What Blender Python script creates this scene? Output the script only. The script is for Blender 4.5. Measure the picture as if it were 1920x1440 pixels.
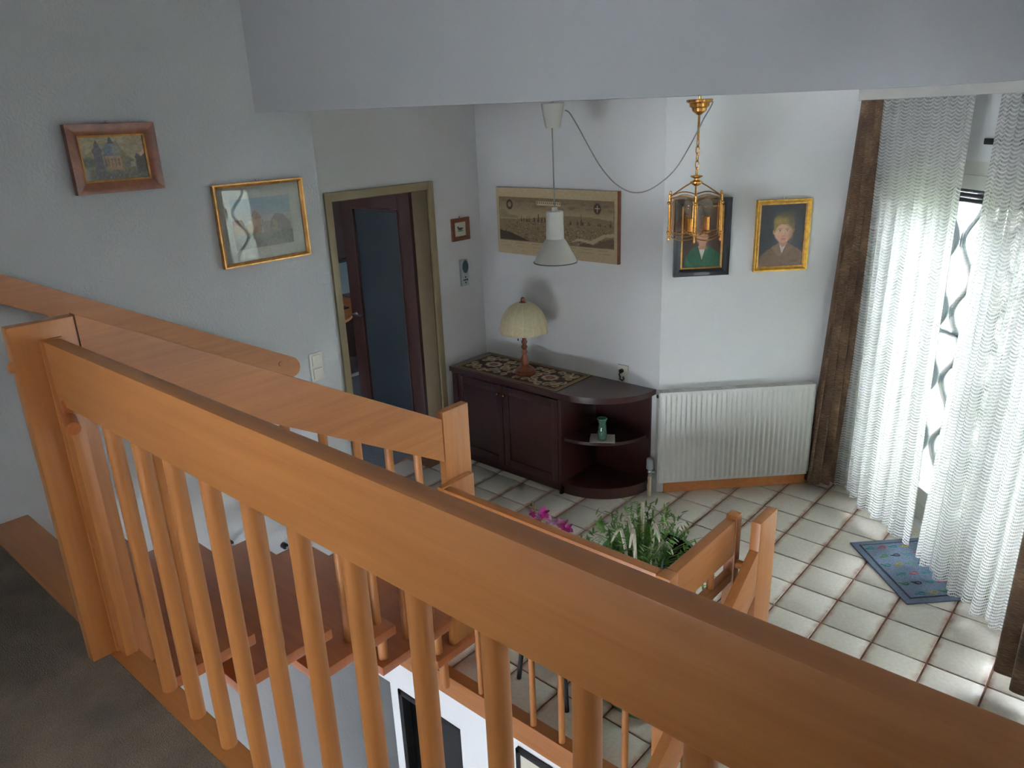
import bpy, bmesh, math, random
import numpy as np
from mathutils import Matrix, Vector
random.seed(7); RNG = np.random.default_rng(7)
for o in list(bpy.data.objects): bpy.data.objects.remove(o)
SC = bpy.context.scene; COL = SC.collection
pi = math.pi; R2 = math.sqrt(.5)

# ------------------------------------------------------------------ camera
CAM = np.array([1.249, -3.117, 2.427]); FPX = 1428.4
YAW, PIT, ROL = math.radians(-41.873), math.radians(19.196), math.radians(-2.282)
_f = np.array([math.sin(YAW)*math.cos(PIT), math.cos(YAW)*math.cos(PIT), -math.sin(PIT)])
_r = np.array([math.cos(YAW), -math.sin(YAW), 0.]); _u = np.cross(_r, _f)
RIGHT = _r*math.cos(ROL)+_u*math.sin(ROL); UP = -_r*math.sin(ROL)+_u*math.cos(ROL); FWD = _f
cd = bpy.data.cameras.new('camera'); cd.sensor_width = 36; cd.lens = FPX/1920*36
cd.clip_start = .02; cam = bpy.data.objects.new('camera', cd); COL.objects.link(cam)
M = Matrix([[RIGHT[i], UP[i], -FWD[i], CAM[i]] for i in range(3)]+[[0, 0, 0, 1]])
cam.matrix_world = M; SC.camera = cam

# ------------------------------------------------------------------ world, exposure
wd = bpy.data.worlds.new('world'); SC.world = wd; wd.use_nodes = True
bg = wd.node_tree.nodes['Background']; bg.inputs[0].default_value = (.86, .93, 1., 1); bg.inputs[1].default_value = 36.
SC.view_settings.view_transform = 'Standard'; SC.view_settings.look = 'None'
SC.view_settings.gamma = 1; SC.view_settings.use_curve_mapping = False
SC.view_settings.exposure = 0.3

# ------------------------------------------------------------------ pixel helpers (a pixel gives a direction only)
def ray(x, y): return RIGHT*((x-960)/FPX)-UP*((y-720)/FPX)+FWD
def on(x, y, ax, v):
    d = ray(x, y); return CAM+d*((v-CAM[ax])/d[ax])
def atd(x, y, d): return CAM+ray(x, y)*d
def W(u, v, z): return np.array([(u+v)*R2, 2.1+(u-v)*R2, z])     # u along radiator wall, v out of it

# ------------------------------------------------------------------ materials
def lin(c):
    c = [x/255 for x in c]
    return tuple(x/12.92 if x <= .04045 else ((x+.055)/1.055)**2.4 for x in c)
MATS = {}
class NT:
    def __init__(s, name):
        s.m = bpy.data.materials.new(name); s.m.use_nodes = True; s.t = s.m.node_tree; s.n = s.t.nodes
        s.b = s.n['Principled BSDF']; s.out = s.n['Material Output']
    def add(s, typ, **kw):
        n = s.n.new(typ)
        for k, v in kw.items(): setattr(n, k, v)
        return n
    def l(s, a, b): s.t.links.new(a, b)
    def math(s, op, a, b=None, c=None):
        n = s.add('ShaderNodeMath', operation=op)
        for i, v in enumerate((a, b, c)):
            if v is None: continue
            if isinstance(v, (int, float)): n.inputs[i].default_value = v
            else: s.l(v, n.inputs[i])
        return n.outputs[0]
    def coord(s, kind='Object', scale=(1, 1, 1)):
        tc = s.add('ShaderNodeTexCoord'); mp = s.add('ShaderNodeMapping'); mp.inputs['Scale'].default_value = scale
        s.l(tc.outputs[kind], mp.inputs[0]); return mp.outputs[0]
    def noise(s, vec, scale, detail=4, rough=.55):
        n = s.add('ShaderNodeTexNoise'); n.inputs['Scale'].default_value = scale
        n.inputs['Detail'].default_value = detail; n.inputs['Roughness'].default_value = rough
        if vec is not None: s.l(vec, n.inputs['Vector'])
        return n.outputs['Fac']
    def ramp(s, fac, stops):
        r = s.add('ShaderNodeValToRGB'); e = r.color_ramp.elements
        while len(e) < len(stops): e.new(.5)
        for el, (p, c) in zip(e, stops): el.position = p; el.color = (*lin(c), 1)
        s.l(fac, r.inputs[0]); return r.outputs[0]
    def bump(s, h, strength=.3, dist=.01):
        b = s.add('ShaderNodeBump'); b.inputs['Strength'].default_value = strength; b.inputs['Distance'].default_value = dist
        s.l(h, b.inputs['Height']); s.l(b.outputs[0], s.b.inputs['Normal'])
def mat(name, col, rough=.6, metal=0., spec=.5, var=.06, vscale=8., bump=0., bscale=60., bdist=.002, coat=0., sheen=0.):
    t = NT(name); b = t.b
    b.inputs['Roughness'].default_value = rough; b.inputs['Metallic'].default_value = metal
    b.inputs['Specular IOR Level'].default_value = spec; b.inputs['Coat Weight'].default_value = coat
    b.inputs['Sheen Weight'].default_value = sheen
    v = t.coord()
    lo = tuple(max(0, x*(1-var)) for x in col); hi = tuple(min(255, x*(1+var)) for x in col)
    t.l(t.ramp(t.noise(v, vscale), [(.3, lo), (.7, hi)]), b.inputs['Base Color'])
    if bump: t.bump(t.noise(v, bscale, 3), bump, bdist)
    MATS[name] = t.m; return t.m
def wood(name, c1, c2, c3, axis, rough=.42, coat=.12, scale=1.):
    t = NT(name); s = [22*scale]*3; s[axis] = 1.1*scale
    v = t.coord('Object', tuple(s)); n1 = t.noise(v, 1.6, 6, .6)
    s2 = [150*scale]*3; s2[axis] = 5*scale; n2 = t.noise(t.coord('Object', tuple(s2)), 1., 3)
    oi = t.add('ShaderNodeObjectInfo')
    f = t.math('ADD', t.math('MULTIPLY', n1, .75), t.math('MULTIPLY', n2, .25))
    f = t.math('ADD', f, t.math('MULTIPLY', t.math('SUBTRACT', oi.outputs['Random'], .5), .12))
    c = t.ramp(f, [(.25, c1), (.5, c2), (.78, c3)])
    kn = t.noise(t.coord('Object', tuple([5. if i != axis else 2.2 for i in range(3)])), 1.3, 1)
    mk = t.add('ShaderNodeMapRange'); mk.inputs[1].default_value = .77; mk.inputs[2].default_value = .8
    t.l(kn, mk.inputs[0]); mx = t.add('ShaderNodeMixRGB'); t.l(t.math('MULTIPLY', mk.outputs[0], .55), mx.inputs[0]); t.l(c, mx.inputs[1])
    mx.inputs[2].default_value = (*lin(tuple(x*.55 for x in c1)), 1); t.l(mx.outputs[0], t.b.inputs['Base Color'])
    t.b.inputs['Roughness'].default_value = rough; t.b.inputs['Coat Weight'].default_value = coat; t.b.inputs['Coat Roughness'].default_value = .3
    t.bump(n2, .06, .002); MATS[name] = t.m; return t.m
BC = ((150, 91, 44), (166, 105, 53), (178, 118, 64))
for i, a in enumerate('xyz'): wood('beech_'+a, *BC, i)
wood('tread_x', (144, 80, 42), (160, 92, 50), (172, 104, 58), 0, .32, .3)
wood('base_d', (168, 100, 50), (188, 118, 62), (200, 132, 74), 0)
for i, a in enumerate('xyz'): wood('mahogany_'+a, (40, 15, 14), (52, 20, 18), (62, 26, 22), i, .3, .35)
for i, a in enumerate('xyz'): wood('doorwood_'+a, (34, 15, 11), (43, 19, 14), (52, 24, 18), i, .4, .15)
wood('framebrown', (84, 42, 20), (112, 58, 28), (140, 80, 40), 0, .35, .3)
wood('lampwood', (96, 48, 25), (124, 66, 36), (152, 92, 54), 2, .25, .5)
mat('wall_smooth', (238, 240, 242), .85, var=.012, vscale=2, bump=.12, bscale=140, bdist=.001)
mat('ceil_white', (242, 242, 240), .9, var=.01)
def plaster():
    t = NT('wall_plaster'); v = t.coord()
    n = t.noise(v, 85, 3, .6); n2 = t.noise(v, 2, 2)
    t.l(t.ramp(n2, [(.3, (204, 208, 213)), (.7, (212, 215, 219))]), t.b.inputs['Base Color'])
    t.b.inputs['Roughness'].default_value = .9; t.bump(n, .55, .006); MATS['wall_plaster'] = t.m
plaster()
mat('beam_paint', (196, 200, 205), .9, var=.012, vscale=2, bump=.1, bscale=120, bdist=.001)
mat('white_paint', (232, 232, 228), .45, var=.01)
mat('radiator_white', (236, 236, 232), .35, var=.008, coat=.1)
mat('cream', (214, 200, 170), .4, var=.02)
mat('beige_steel', (146, 130, 98), .45, var=.03, coat=.1); mat('reveal_shade', (104, 88, 62), .6, var=.04)  # reveal tone has the shade of the door recess painted in
mat('plastic_white', (226, 224, 214), .35, var=.01)
mat('plastic_black', (22, 22, 24), .4, var=.05)
mat('black', (14, 13, 14), .5, var=.05)
mat('black_lacquer', (20, 24, 32), .25, var=.05, coat=.4)
mat('chrome', (200, 200, 205), .15, metal=1, var=.01)
mat('brass', (206, 150, 78), .22, metal=1, var=.05)
mat('gold', (206, 160, 70), .35, metal=.85, var=.12, vscale=40)
mat('gold_dull', (186, 138, 78), .4, metal=.7, var=.12, vscale=40)
mat('lamp_grey', (214, 214, 208), .4, var=.01)
mat('cord_grey', (150, 150, 150), .6, var=.02)
mat('grout', (120, 88, 70), .9, var=.1, vscale=20)
mat('dark_glass', (12, 12, 14), .12, var=.02)
mat('shade_cloth', (226, 214, 176), .8, var=.03, vscale=60, bump=.08, bscale=400, bdist=.0005); mat('shade_seam', (238, 228, 196), .8, var=.02)
mat('teal', (86, 140, 118), .35, var=.08, coat=.3)
mat('soil', (44, 32, 24), .95, var=.3, vscale=40, bump=.8, bscale=60, bdist=.01)
mat('leaf', (84, 122, 50), .55, var=.35, vscale=14)
mat('leaf_grey', (120, 136, 130), .6, var=.2, vscale=14)
mat('leaf_pale', (236, 230, 212), .6, var=.08, vscale=14)
mat('petal', (168, 40, 128), .5, var=.25, vscale=30)
mat('petal_pale', (206, 150, 196), .5, var=.15, vscale=30)
mat('stem', (92, 84, 48), .6, var=.2)
mat('terracotta', (150, 84, 60), .7, var=.1)
mat('grille', (206, 226, 232), .5, var=.05)
mat('slat_grey', (66, 70, 78), .5, var=.05)
mat('bush', (150, 172, 104), .8, var=.35, vscale=9, bump=.8, bscale=22, bdist=.05)
mat('bush_light', (206, 200, 190), .8, var=.25, vscale=9, bump=.8, bscale=22, bdist=.05)
mat('paving', (206, 202, 192), .9, var=.1, vscale=3)
mat('grey_carpet', (92, 96, 104), .95, var=.1, vscale=60, bump=.4, bscale=300)
mat('mat_edge', (96, 108, 126), .9, var=.08, vscale=60)
mat('mat_line', (44, 48, 64), .9, var=.08)
mat('motif_teal', (60, 140, 140), .9); mat('motif_yellow', (190, 170, 80), .9); mat('motif_red', (170, 80, 90), .9); mat('motif_green', (80, 140, 90), .9)
mat('paper', (222, 214, 196), .8, var=.03)
mat('doily', (196, 190, 176), .9, var=.2, vscale=120, bump=.4, bscale=300)
mat('screen_dark', (52, 74, 78), .3, var=.05)
mat('silver_plastic', (176, 182, 188), .35, var=.02)
def carpet():
    t = NT('carpet'); v = t.coord(); n = t.noise(v, 260, 3, .7); n2 = t.noise(v, 7, 3); n3 = t.noise(v, 1.5, 2)
    f = t.math('ADD', t.math('MULTIPLY', n, .5), t.math('ADD', t.math('MULTIPLY', n2, .3), t.math('MULTIPLY', n3, .2)))
    t.l(t.ramp(f, [(.38, (88, 76, 62)), (.5, (118, 102, 84)), (.62, (148, 130, 108))]), t.b.inputs['Base Color'])
    t.b.inputs['Roughness'].default_value = 1; t.b.inputs['Sheen Weight'].default_value = .2; t.b.inputs['Specular IOR Level'].default_value = .1
    t.bump(n, 1, .012); MATS['carpet'] = t.m
carpet()
def matfelt():
    t = NT('mat_felt'); v = t.coord(); n = t.noise(v, 240, 3, .7)
    t.l(t.ramp(n, [(.32, (74, 88, 108)), (.5, (108, 124, 146)), (.68, (150, 164, 184))]), t.b.inputs['Base Color'])
    t.b.inputs['Roughness'].default_value = 1; t.bump(n, .6, .004); MATS['mat_felt'] = t.m
matfelt()
def tilemat():
    # glazed tile: cream middle, brown sprayed rim (UV 0..1 over one tile)
    t = NT('tile_glaze'); uv = t.add('ShaderNodeUVMap'); sp = t.add('ShaderNodeSeparateXYZ'); t.l(uv.outputs[0], sp.inputs[0])
    v = t.coord(); n = t.noise(v, 16, 4); nf = t.noise(v, 60, 3)
    ax = t.math('ABSOLUTE', t.math('SUBTRACT', sp.outputs[0], .5)); ay = t.math('ABSOLUTE', t.math('SUBTRACT', sp.outputs[1], .5))
    # the spray is strong on the two sides across x, faint on the other two
    dx = t.math('ADD', ax, t.math('MULTIPLY', t.math('SUBTRACT', n, .5), .12)); dy = t.math('ADD', ay, t.math('MULTIPLY', t.math('SUBTRACT', n, .5), .08))
    mr = t.add('ShaderNodeMapRange', interpolation_type='SMOOTHSTEP'); mr.inputs[1].default_value = .36; mr.inputs[2].default_value = .53; t.l(dx, mr.inputs[0])
    mr2 = t.add('ShaderNodeMapRange', interpolation_type='SMOOTHSTEP'); mr2.inputs[1].default_value = .465; mr2.inputs[2].default_value = .52; mr2.inputs[4].default_value = .6; t.l(dy, mr2.inputs[0])
    f = t.math('MAXIMUM', mr.outputs[0], mr2.outputs[0]); f = t.math('MULTIPLY', f, t.math('ADD', .55, t.math('MULTIPLY', n, .7)))
    base = t.ramp(nf, [(.3, (220, 212, 200)), (.7, (232, 226, 215))])
    mx = t.add('ShaderNodeMixRGB'); t.l(f, mx.inputs[0]); t.l(base, mx.inputs[1]); mx.inputs[2].default_value = (*lin((150, 100, 74)), 1)
    t.l(mx.outputs[0], t.b.inputs['Base Color']); t.b.inputs['Roughness'].default_value = .3
    t.bump(t.noise(v, 45, 2), .12, .002); MATS['tile_glaze'] = t.m
tilemat()
def glass(name, tint=(1, 1, 1), rough=.0, gloss=.08, opac=0., ocol=(0, 0, 0)):
    t = NT(name); tr = t.add('ShaderNodeBsdfTransparent'); tr.inputs[0].default_value = (*tint, 1)
    gl = t.add('ShaderNodeBsdfGlossy'); gl.inputs['Roughness'].default_value = rough
    fr = t.add('ShaderNodeFresnel'); fr.inputs[0].default_value = 1.45
    f = t.math('MINIMUM', t.math('ADD', t.math('MULTIPLY', fr.outputs[0], .9), gloss*.3), 1.)
    m = t.add('ShaderNodeMixShader'); t.l(f, m.inputs[0]); t.l(tr.outputs[0], m.inputs[1]); t.l(gl.outputs[0], m.inputs[2]); last = m.outputs[0]
    if opac:
        df = t.add('ShaderNodeBsdfPrincipled'); df.inputs['Base Color'].default_value = (*ocol, 1); df.inputs['Roughness'].default_value = .3
        m2 = t.add('ShaderNodeMixShader'); m2.inputs[0].default_value = opac; t.l(last, m2.inputs[1]); t.l(df.outputs[0], m2.inputs[2]); last = m2.outputs[0]
    t.l(last, t.out.inputs[0]); MATS[name] = t.m
glass('window_glass'); glass('picture_glass', gloss=.12); glass('smoked_glass', (.82, .74, .66), gloss=.1); glass('bulb_glass', (.9, .88, .84), gloss=.3, opac=.3, ocol=lin((196, 190, 180)))
glass('frosted', (.25, .3, .34), .25, .3, .8, lin((40, 48, 52))); glass('vase_glass', (.62, .8, .74), gloss=.2, opac=.25, ocol=lin((120, 170, 150)))
def lace():
    t = NT('lace'); uv = t.add('ShaderNodeUVMap'); sp = t.add('ShaderNodeSeparateXYZ'); t.l(uv.outputs[0], sp.inputs[0])
    s, z = sp.outputs[0], sp.outputs[1]
    sc = t.math('ABSOLUTE', t.math('SINE', t.math('MULTIPLY', s, pi/.06)))
    zz = t.math('ADD', z, t.math('MULTIPLY', sc, .012))
    row = t.math('SINE', t.math('MULTIPLY', zz, 2*pi/.0175))
    col = t.math('SINE', t.math('MULTIPLY', s, 2*pi/.0075))
    nz = t.noise(uv.outputs[0], 60, 2)
    # stitched rows are solid; between them the thread opens in small eyes; some columns are denser
    open_ = t.math('MULTIPLY', t.math('GREATER_THAN', row, .1), t.math('GREATER_THAN', t.math('ADD', col, t.math('MULTIPLY', nz, .8)), .3))
    band = t.math('LESS_THAN', sc, .85)
    alpha = t.math('SUBTRACT', 1., t.math('MULTIPLY', open_, t.math('ADD', .35, t.math('MULTIPLY', band, .55))))
    rr = t.math('ADD', t.math('MULTIPLY', row, .5), .5)
    c = t.ramp(rr, [(.1, (252, 252, 252)), (.9, (226, 228, 230))])
    df = t.add('ShaderNodeBsdfDiffuse'); t.l(c, df.inputs[0]); tl = t.add('ShaderNodeBsdfTranslucent'); t.l(c, tl.inputs[0])
    bp = t.add('ShaderNodeBump'); bp.inputs['Strength'].default_value = .6; bp.inputs['Distance'].default_value = .008; t.l(t.math('SUBTRACT', t.math('MULTIPLY', sc, 1.6), row), bp.inputs['Height'])
    t.l(bp.outputs[0], df.inputs['Normal']); t.l(bp.outputs[0], tl.inputs['Normal'])
    m = t.add('ShaderNodeMixShader'); m.inputs[0].default_value = .5; t.l(df.outputs[0], m.inputs[1]); t.l(tl.outputs[0], m.inputs[2])
    tr = t.add('ShaderNodeBsdfTransparent'); m2 = t.add('ShaderNodeMixShader'); t.l(alpha, m2.inputs[0]); t.l(tr.outputs[0], m2.inputs[1]); t.l(m.outputs[0], m2.inputs[2])
    t.l(m2.outputs[0], t.out.inputs[0]); MATS['lace'] = t.m
lace()
def velour():
    t = NT('velour'); uv = t.add('ShaderNodeUVMap'); mp = t.add('ShaderNodeMapping'); mp.inputs['Scale'].default_value = (14, 110, 1); t.l(uv.outputs[0], mp.inputs[0])
    n = t.noise(mp.outputs[0], 2.2, 4); mp2 = t.add('ShaderNodeMapping'); mp2.inputs['Scale'].default_value = (1.5, 2.2, 1); t.l(uv.outputs[0], mp2.inputs[0])
    n2 = t.noise(mp2.outputs[0], 2.4, 2); f = t.math('ADD', t.math('MULTIPLY', n, .55), t.math('MULTIPLY', n2, .45))
    t.l(t.ramp(f, [(.34, (50, 33, 23)), (.5, (94, 69, 49)), (.66, (146, 117, 88))]), t.b.inputs['Base Color'])
    t.b.inputs['Roughness'].default_value = .9; t.b.inputs['Sheen Weight'].default_value = .3; t.bump(n, .6, .006); MATS['velour'] = t.m
velour()
def vcol(name, rough=.6, coat=0.):
    t = NT(name); a = t.add('ShaderNodeVertexColor', layer_name='paint'); t.l(a.outputs[0], t.b.inputs['Base Color'])
    t.b.inputs['Roughness'].default_value = rough; t.b.inputs['Coat Weight'].default_value = coat
    t.bump(t.noise(t.coord(), 200, 2), .1, .001); MATS[name] = t.m
vcol('print_matt', .75); vcol('oil_paint', .4, .15); vcol('tapestry', .95)

# ------------------------------------------------------------------ mesh helpers
class MB:
    def __init__(s, M=None): s.v = []; s.f = []; s.M = M
    def add(s, vs, fs):
        o = len(s.v)
        for p in vs:
            p = Vector(tuple(float(c) for c in p)); s.v.append(tuple(s.M @ p) if s.M else tuple(p))
        s.f += [tuple(i+o for i in f) for f in fs]; return s
    def box(s, lo, hi, bev=0.):
        lo = np.minimum(lo, hi) if True else lo; 
        return s.obox(Matrix.Translation(Vector([float(a+b)/2 for a, b in zip(lo, hi)])), [abs(float(b-a)) for a, b in zip(lo, hi)], bev) if False else s._box(lo, hi, bev)
    def _box(s, lo, hi, bev):
        hi = np.asarray(hi, float); lo = np.asarray(lo, float); c = (lo+hi)/2; h = np.abs(hi-lo)/2
        return s.obox(Matrix.Translation(Vector(c)), h*2, bev)
    def obox(s, M, size, bev=0.):
        h = [x/2 for x in size]; b = min([bev]+[.45*2*x for x in h])
        if b <= 1e-6:
            vs = [M @ Vector((sx*h[0], sy*h[1], sz*h[2])) for sz in (-1, 1) for sy in (-1, 1) for sx in (-1, 1)]
            return s.add(vs, [(0, 2, 3, 1), (4, 5, 7, 6), (0, 1, 5, 4), (2, 6, 7, 3), (0, 4, 6, 2), (1, 3, 7, 5)])
        bm = bmesh.new(); bmesh.ops.create_cube(bm, size=1.)
        for v in bm.verts: v.co = Vector((v.co.x*size[0], v.co.y*size[1], v.co.z*size[2]))
        bmesh.ops.bevel(bm, geom=list(bm.edges), offset=b, segments=2, affect='EDGES', profile=.6)
        bm.verts.index_update(); vs = [M @ v.co for v in bm.verts]; fs = [tuple(v.index for v in f.verts) for f in bm.faces]; bm.free()
        return s.add(vs, fs)
    def bar(s, p0, p1, w, h, bev=0., up=(0, 0, 1)):
        "board from p0 to p1; w across, h along up"
        p0, p1, up = Vector(p0), Vector(p1), Vector(up); d = (p1-p0); L = d.length; d.normalize(); a = d.cross(up).normalized(); b = a.cross(d).normalized()
        M = Matrix([[d[i], a[i], b[i], ((p0+p1)/2)[i]] for i in range(3)]+[[0, 0, 0, 1]])
        return s.obox(M, (L, w, h), bev)
    def cyl(s, p0, p1, r0, r1=None, n=16, cap=True):
        r1 = r0 if r1 is None else r1; p0, p1 = Vector(p0), Vector(p1); d = (p1-p0).normalized(); a = d.orthogonal().normalized(); b = d.cross(a)
        vs = [p+(a*math.cos(2*pi*i/n)+b*math.sin(2*pi*i/n))*r for p, r in ((p0, r0), (p1, r1)) for i in range(n)]
        fs = [(i, (i+1) % n, n+(i+1) % n, n+i) for i in range(n)]
        if cap: fs += [tuple(range(n-1, -1, -1)), tuple(range(n, 2*n))]
        return s.add(vs, fs)
    def lathe(s, prof, c=(0, 0, 0), n=24, cap=True):
        c = Vector(c); vs = []; fs = []
        for r, z in prof: vs += [c+Vector((r*math.cos(2*pi*i/n), r*math.sin(2*pi*i/n), z)) for i in range(n)]
        for k in range(len(prof)-1): fs += [(k*n+i, k*n+(i+1) % n, (k+1)*n+(i+1) % n, (k+1)*n+i) for i in range(n)]
        if cap: fs += [tuple(range(n-1, -1, -1)), tuple(range((len(prof)-1)*n, len(prof)*n))]
        return s.add(vs, fs)
    def prism(s, poly, z0, z1):
        n = len(poly); vs = [(x, y, z0) for x, y in poly]+[(x, y, z1) for x, y in poly]
        return s.add(vs, [tuple(range(n-1, -1, -1)), tuple(range(n, 2*n))]+[(i, (i+1) % n, n+(i+1) % n, n+i) for i in range(n)])
    def tube(s, pts, r, n=8, taper=None):
        pts = [Vector(tuple(map(float, p))) for p in pts]; vs = []; fs = []; a = None
        for k, p in enumerate(pts):
            d = (pts[min(k+1, len(pts)-1)]-pts[max(k-1, 0)]).normalized()
            a = d.orthogonal().normalized() if a is None else (a-d*a.dot(d)).normalized(); b = d.cross(a)
            rr = r if taper is None else r*taper(k/(len(pts)-1))
            vs += [p+(a*math.cos(2*pi*i/n)+b*math.sin(2*pi*i/n))*rr for i in range(n)]
        for k in range(len(pts)-1): fs += [(k*n+i, k*n+(i+1) % n, (k+1)*n+(i+1) % n, (k+1)*n+i) for i in range(n)]
        fs += [tuple(range(n-1, -1, -1)), tuple(range((len(pts)-1)*n, len(pts)*n))]
        return s.add(vs, fs)
    def sphere(s, c, r, n=12, m=8, sc=(1, 1, 1)):
        prof = [(math.sin(pi*k/m), -math.cos(pi*k/m)) for k in range(m+1)]; c = Vector(c); vs = []; fs = []
        for rr, z in prof: vs += [c+Vector((rr*math.cos(2*pi*i/n)*r*sc[0], rr*math.sin(2*pi*i/n)*r*sc[1], z*r*sc[2])) for i in range(n)]
        for k in range(m): fs += [(k*n+i, k*n+(i+1) % n, (k+1)*n+(i+1) % n, (k+1)*n+i) for i in range(n)]
        return s.add(vs, fs)
    def mesh(s, name, m, smooth=35):
        me = bpy.data.meshes.new(name); me.from_pydata(s.v, [], s.f); me.update()
        if m: me.materials.append(MATS[m] if isinstance(m, str) else m)
        if smooth:
            me.polygons.foreach_set('use_smooth', [True]*len(me.polygons)); me.set_sharp_from_angle(angle=math.radians(smooth))
        return me
    def build(s, name, m, parent=None, smooth=35): return link(name, s.mesh(name, m, smooth), parent)
def link(name, me, parent=None, loc=(0, 0, 0), rot=(0, 0, 0)):
    o = bpy.data.objects.new(name, me); COL.objects.link(o); o.location = loc; o.rotation_euler = rot
    if parent is not None: adopt(o, parent)
    return o
def adopt(o, parent):
    P = Matrix.Translation(parent.location) @ parent.rotation_euler.to_matrix().to_4x4()
    if parent.parent is not None: P = Matrix.Translation(parent.location)
    o.parent = parent; o.matrix_parent_inverse = (parent_world(parent)).inverted()
def parent_world(p):
    L = Matrix.Translation(p.location) @ p.rotation_euler.to_matrix().to_4x4()
    return L if p.parent is None else parent_world(p.parent) @ p.matrix_parent_inverse @ L
def tag(o, label, cat, group=None, kind=None):
    o['label'] = label; o['category'] = cat
    if group: o['group'] = group
    if kind: o['kind'] = kind
    return o
def thing(name, label, cat, loc, group=None, kind=None):
    o = bpy.data.objects.new(name, None); COL.objects.link(o); o.location = Vector(tuple(map(float, loc))); o.empty_display_size = .05
    return tag(o, label, cat, group, kind)
def struct(name, mb, m, label, cat, smooth=35): return tag(mb.build(name, m, None, smooth), label, cat, None, 'structure')
def grid(name, m, P, nu, nv, parent=None, uvs=None, cols=None, thick=0., smooth=True):
    "P(i/nu, j/nv) -> point"
    vs = [tuple(map(float, P(i/nu, j/nv))) for j in range(nv+1) for i in range(nu+1)]
    fs = [(j*(nu+1)+i, j*(nu+1)+i+1, (j+1)*(nu+1)+i+1, (j+1)*(nu+1)+i) for j in range(nv) for i in range(nu)]
    me = bpy.data.meshes.new(name); me.from_pydata(vs, [], fs); me.update(); me.materials.append(MATS[m])
    if smooth: me.polygons.foreach_set('use_smooth', [True]*len(me.polygons))
    li = np.empty(len(me.loops), np.int32); me.loops.foreach_get('vertex_index', li)
    if uvs:
        U = np.array([uvs(i/nu, j/nv) for j in range(nv+1) for i in range(nu+1)], np.float32)
        me.uv_layers.new(name='UVMap').data.foreach_set('uv', U[li].ravel())
    if cols is not None:
        a = me.color_attributes.new('paint', 'FLOAT_COLOR', 'POINT'); c = np.ones((len(vs), 4), np.float32); c[:, :3] = cols.reshape(-1, 3); a.data.foreach_set('color', c.ravel())
    o = link(name, me, parent)
    if thick:
        md = o.modifiers.new('thickness', 'SOLIDIFY'); md.thickness = thick; md.offset = 0
    return o

# ------------------------------------------------------------------ painter for flat prints (sRGB canvas, row 0 at the bottom)
class Cv:
    def __init__(s, w, h, col): s.w, s.h = w, h; s.a = np.ones((h+1, w+1, 3))*np.array(col, float); s.Y, s.X = np.mgrid[0:h+1, 0:w+1].astype(float); s.X /= w; s.Y /= h
    def mask(s, m, col, op=1.): m = np.clip(m, 0, 1)[..., None]*op; s.a = s.a*(1-m)+np.array(col, float)*m; return s
    def ell(s, cx, cy, rx, ry, col, soft=.15, op=1.): d = np.sqrt(((s.X-cx)/rx)**2+((s.Y-cy)/ry)**2); return s.mask((1+soft-d)/(2*soft), col, op)
    def rect(s, x0, y0, x1, y1, col, op=1.): return s.mask(((s.X >= x0) & (s.X <= x1) & (s.Y >= y0) & (s.Y <= y1)).astype(float), col, op)
    def poly(s, pts, col, op=1.):
        m = np.zeros(s.X.shape, bool); n = len(pts)
        for i in range(n):
            (x0, y0), (x1, y1) = pts[i], pts[(i+1) % n]
            if y0 == y1: continue
            c = (s.Y > min(y0, y1)) & (s.Y <= max(y0, y1)) & (s.X < (s.Y-y0)*(x1-x0)/(y1-y0)+x0); m ^= c
        return s.mask(m.astype(float), col, op)
    def line(s, x0, y0, x1, y1, wd, col, op=1.):
        d = np.array([x1-x0, y1-y0]); L = max(1e-6, (d**2).sum()); t = np.clip(((s.X-x0)*d[0]+(s.Y-y0)*d[1])/L, 0, 1)
        r = np.hypot(s.X-x0-t*d[0], (s.Y-y0-t*d[1])); return s.mask((wd-r)/wd*2, col, op)
    def noise(s, sc, amp, seed=0, sx=1., sy=1.):
        g = np.random.default_rng(seed); nx, ny = max(2, int(sc*sx)), max(2, int(sc*sy)); n = g.normal(size=(ny+2, nx+2))
        fx, fy = s.X*nx, s.Y*ny; ix, iy = fx.astype(int), fy.astype(int); tx, ty = fx-ix, fy-iy
        v = n[iy, ix]*(1-tx)*(1-ty)+n[iy, ix+1]*tx*(1-ty)+n[iy+1, ix]*(1-tx)*ty+n[iy+1, ix+1]*tx*ty
        s.a = np.clip(s.a+v[..., None]*amp, 0, 255); return s
    def lin(s):
        c = np.clip(s.a, 0, 255)/255; return np.where(c <= .04045, c/12.92, ((c+.055)/1.055)**2.4).astype(np.float32)
def paint_obj(name, m, cv, O, ex, ey, parent):
    O, ex, ey = map(np.asarray, (O, ex, ey)); return grid(name, m, lambda s, t: O+ex*s+ey*t, cv.w, cv.h, parent, cols=cv.lin())

# ================================================================== SETTING
XD = -2.66      # door wall
XS = -2.083     # stair wall
YS = .965       # sideboard wall
YE = -.797      # end of stair wall
ZL = .981       # landing
ZC = 2.56       # low ceiling
BEAMD = .989    # beam face: y - x
CORN = (YS-2.1, YS)    # reflex corner of sideboard wall and radiator wall

# walls
w = MB(); w.box((XD-.02, -7.2, -2.6), (XS, YE, 3.5))
struct('wall_left', w, 'wall_plaster', 'white rough-plastered wall along the stairs', 'wall', 0)
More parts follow.
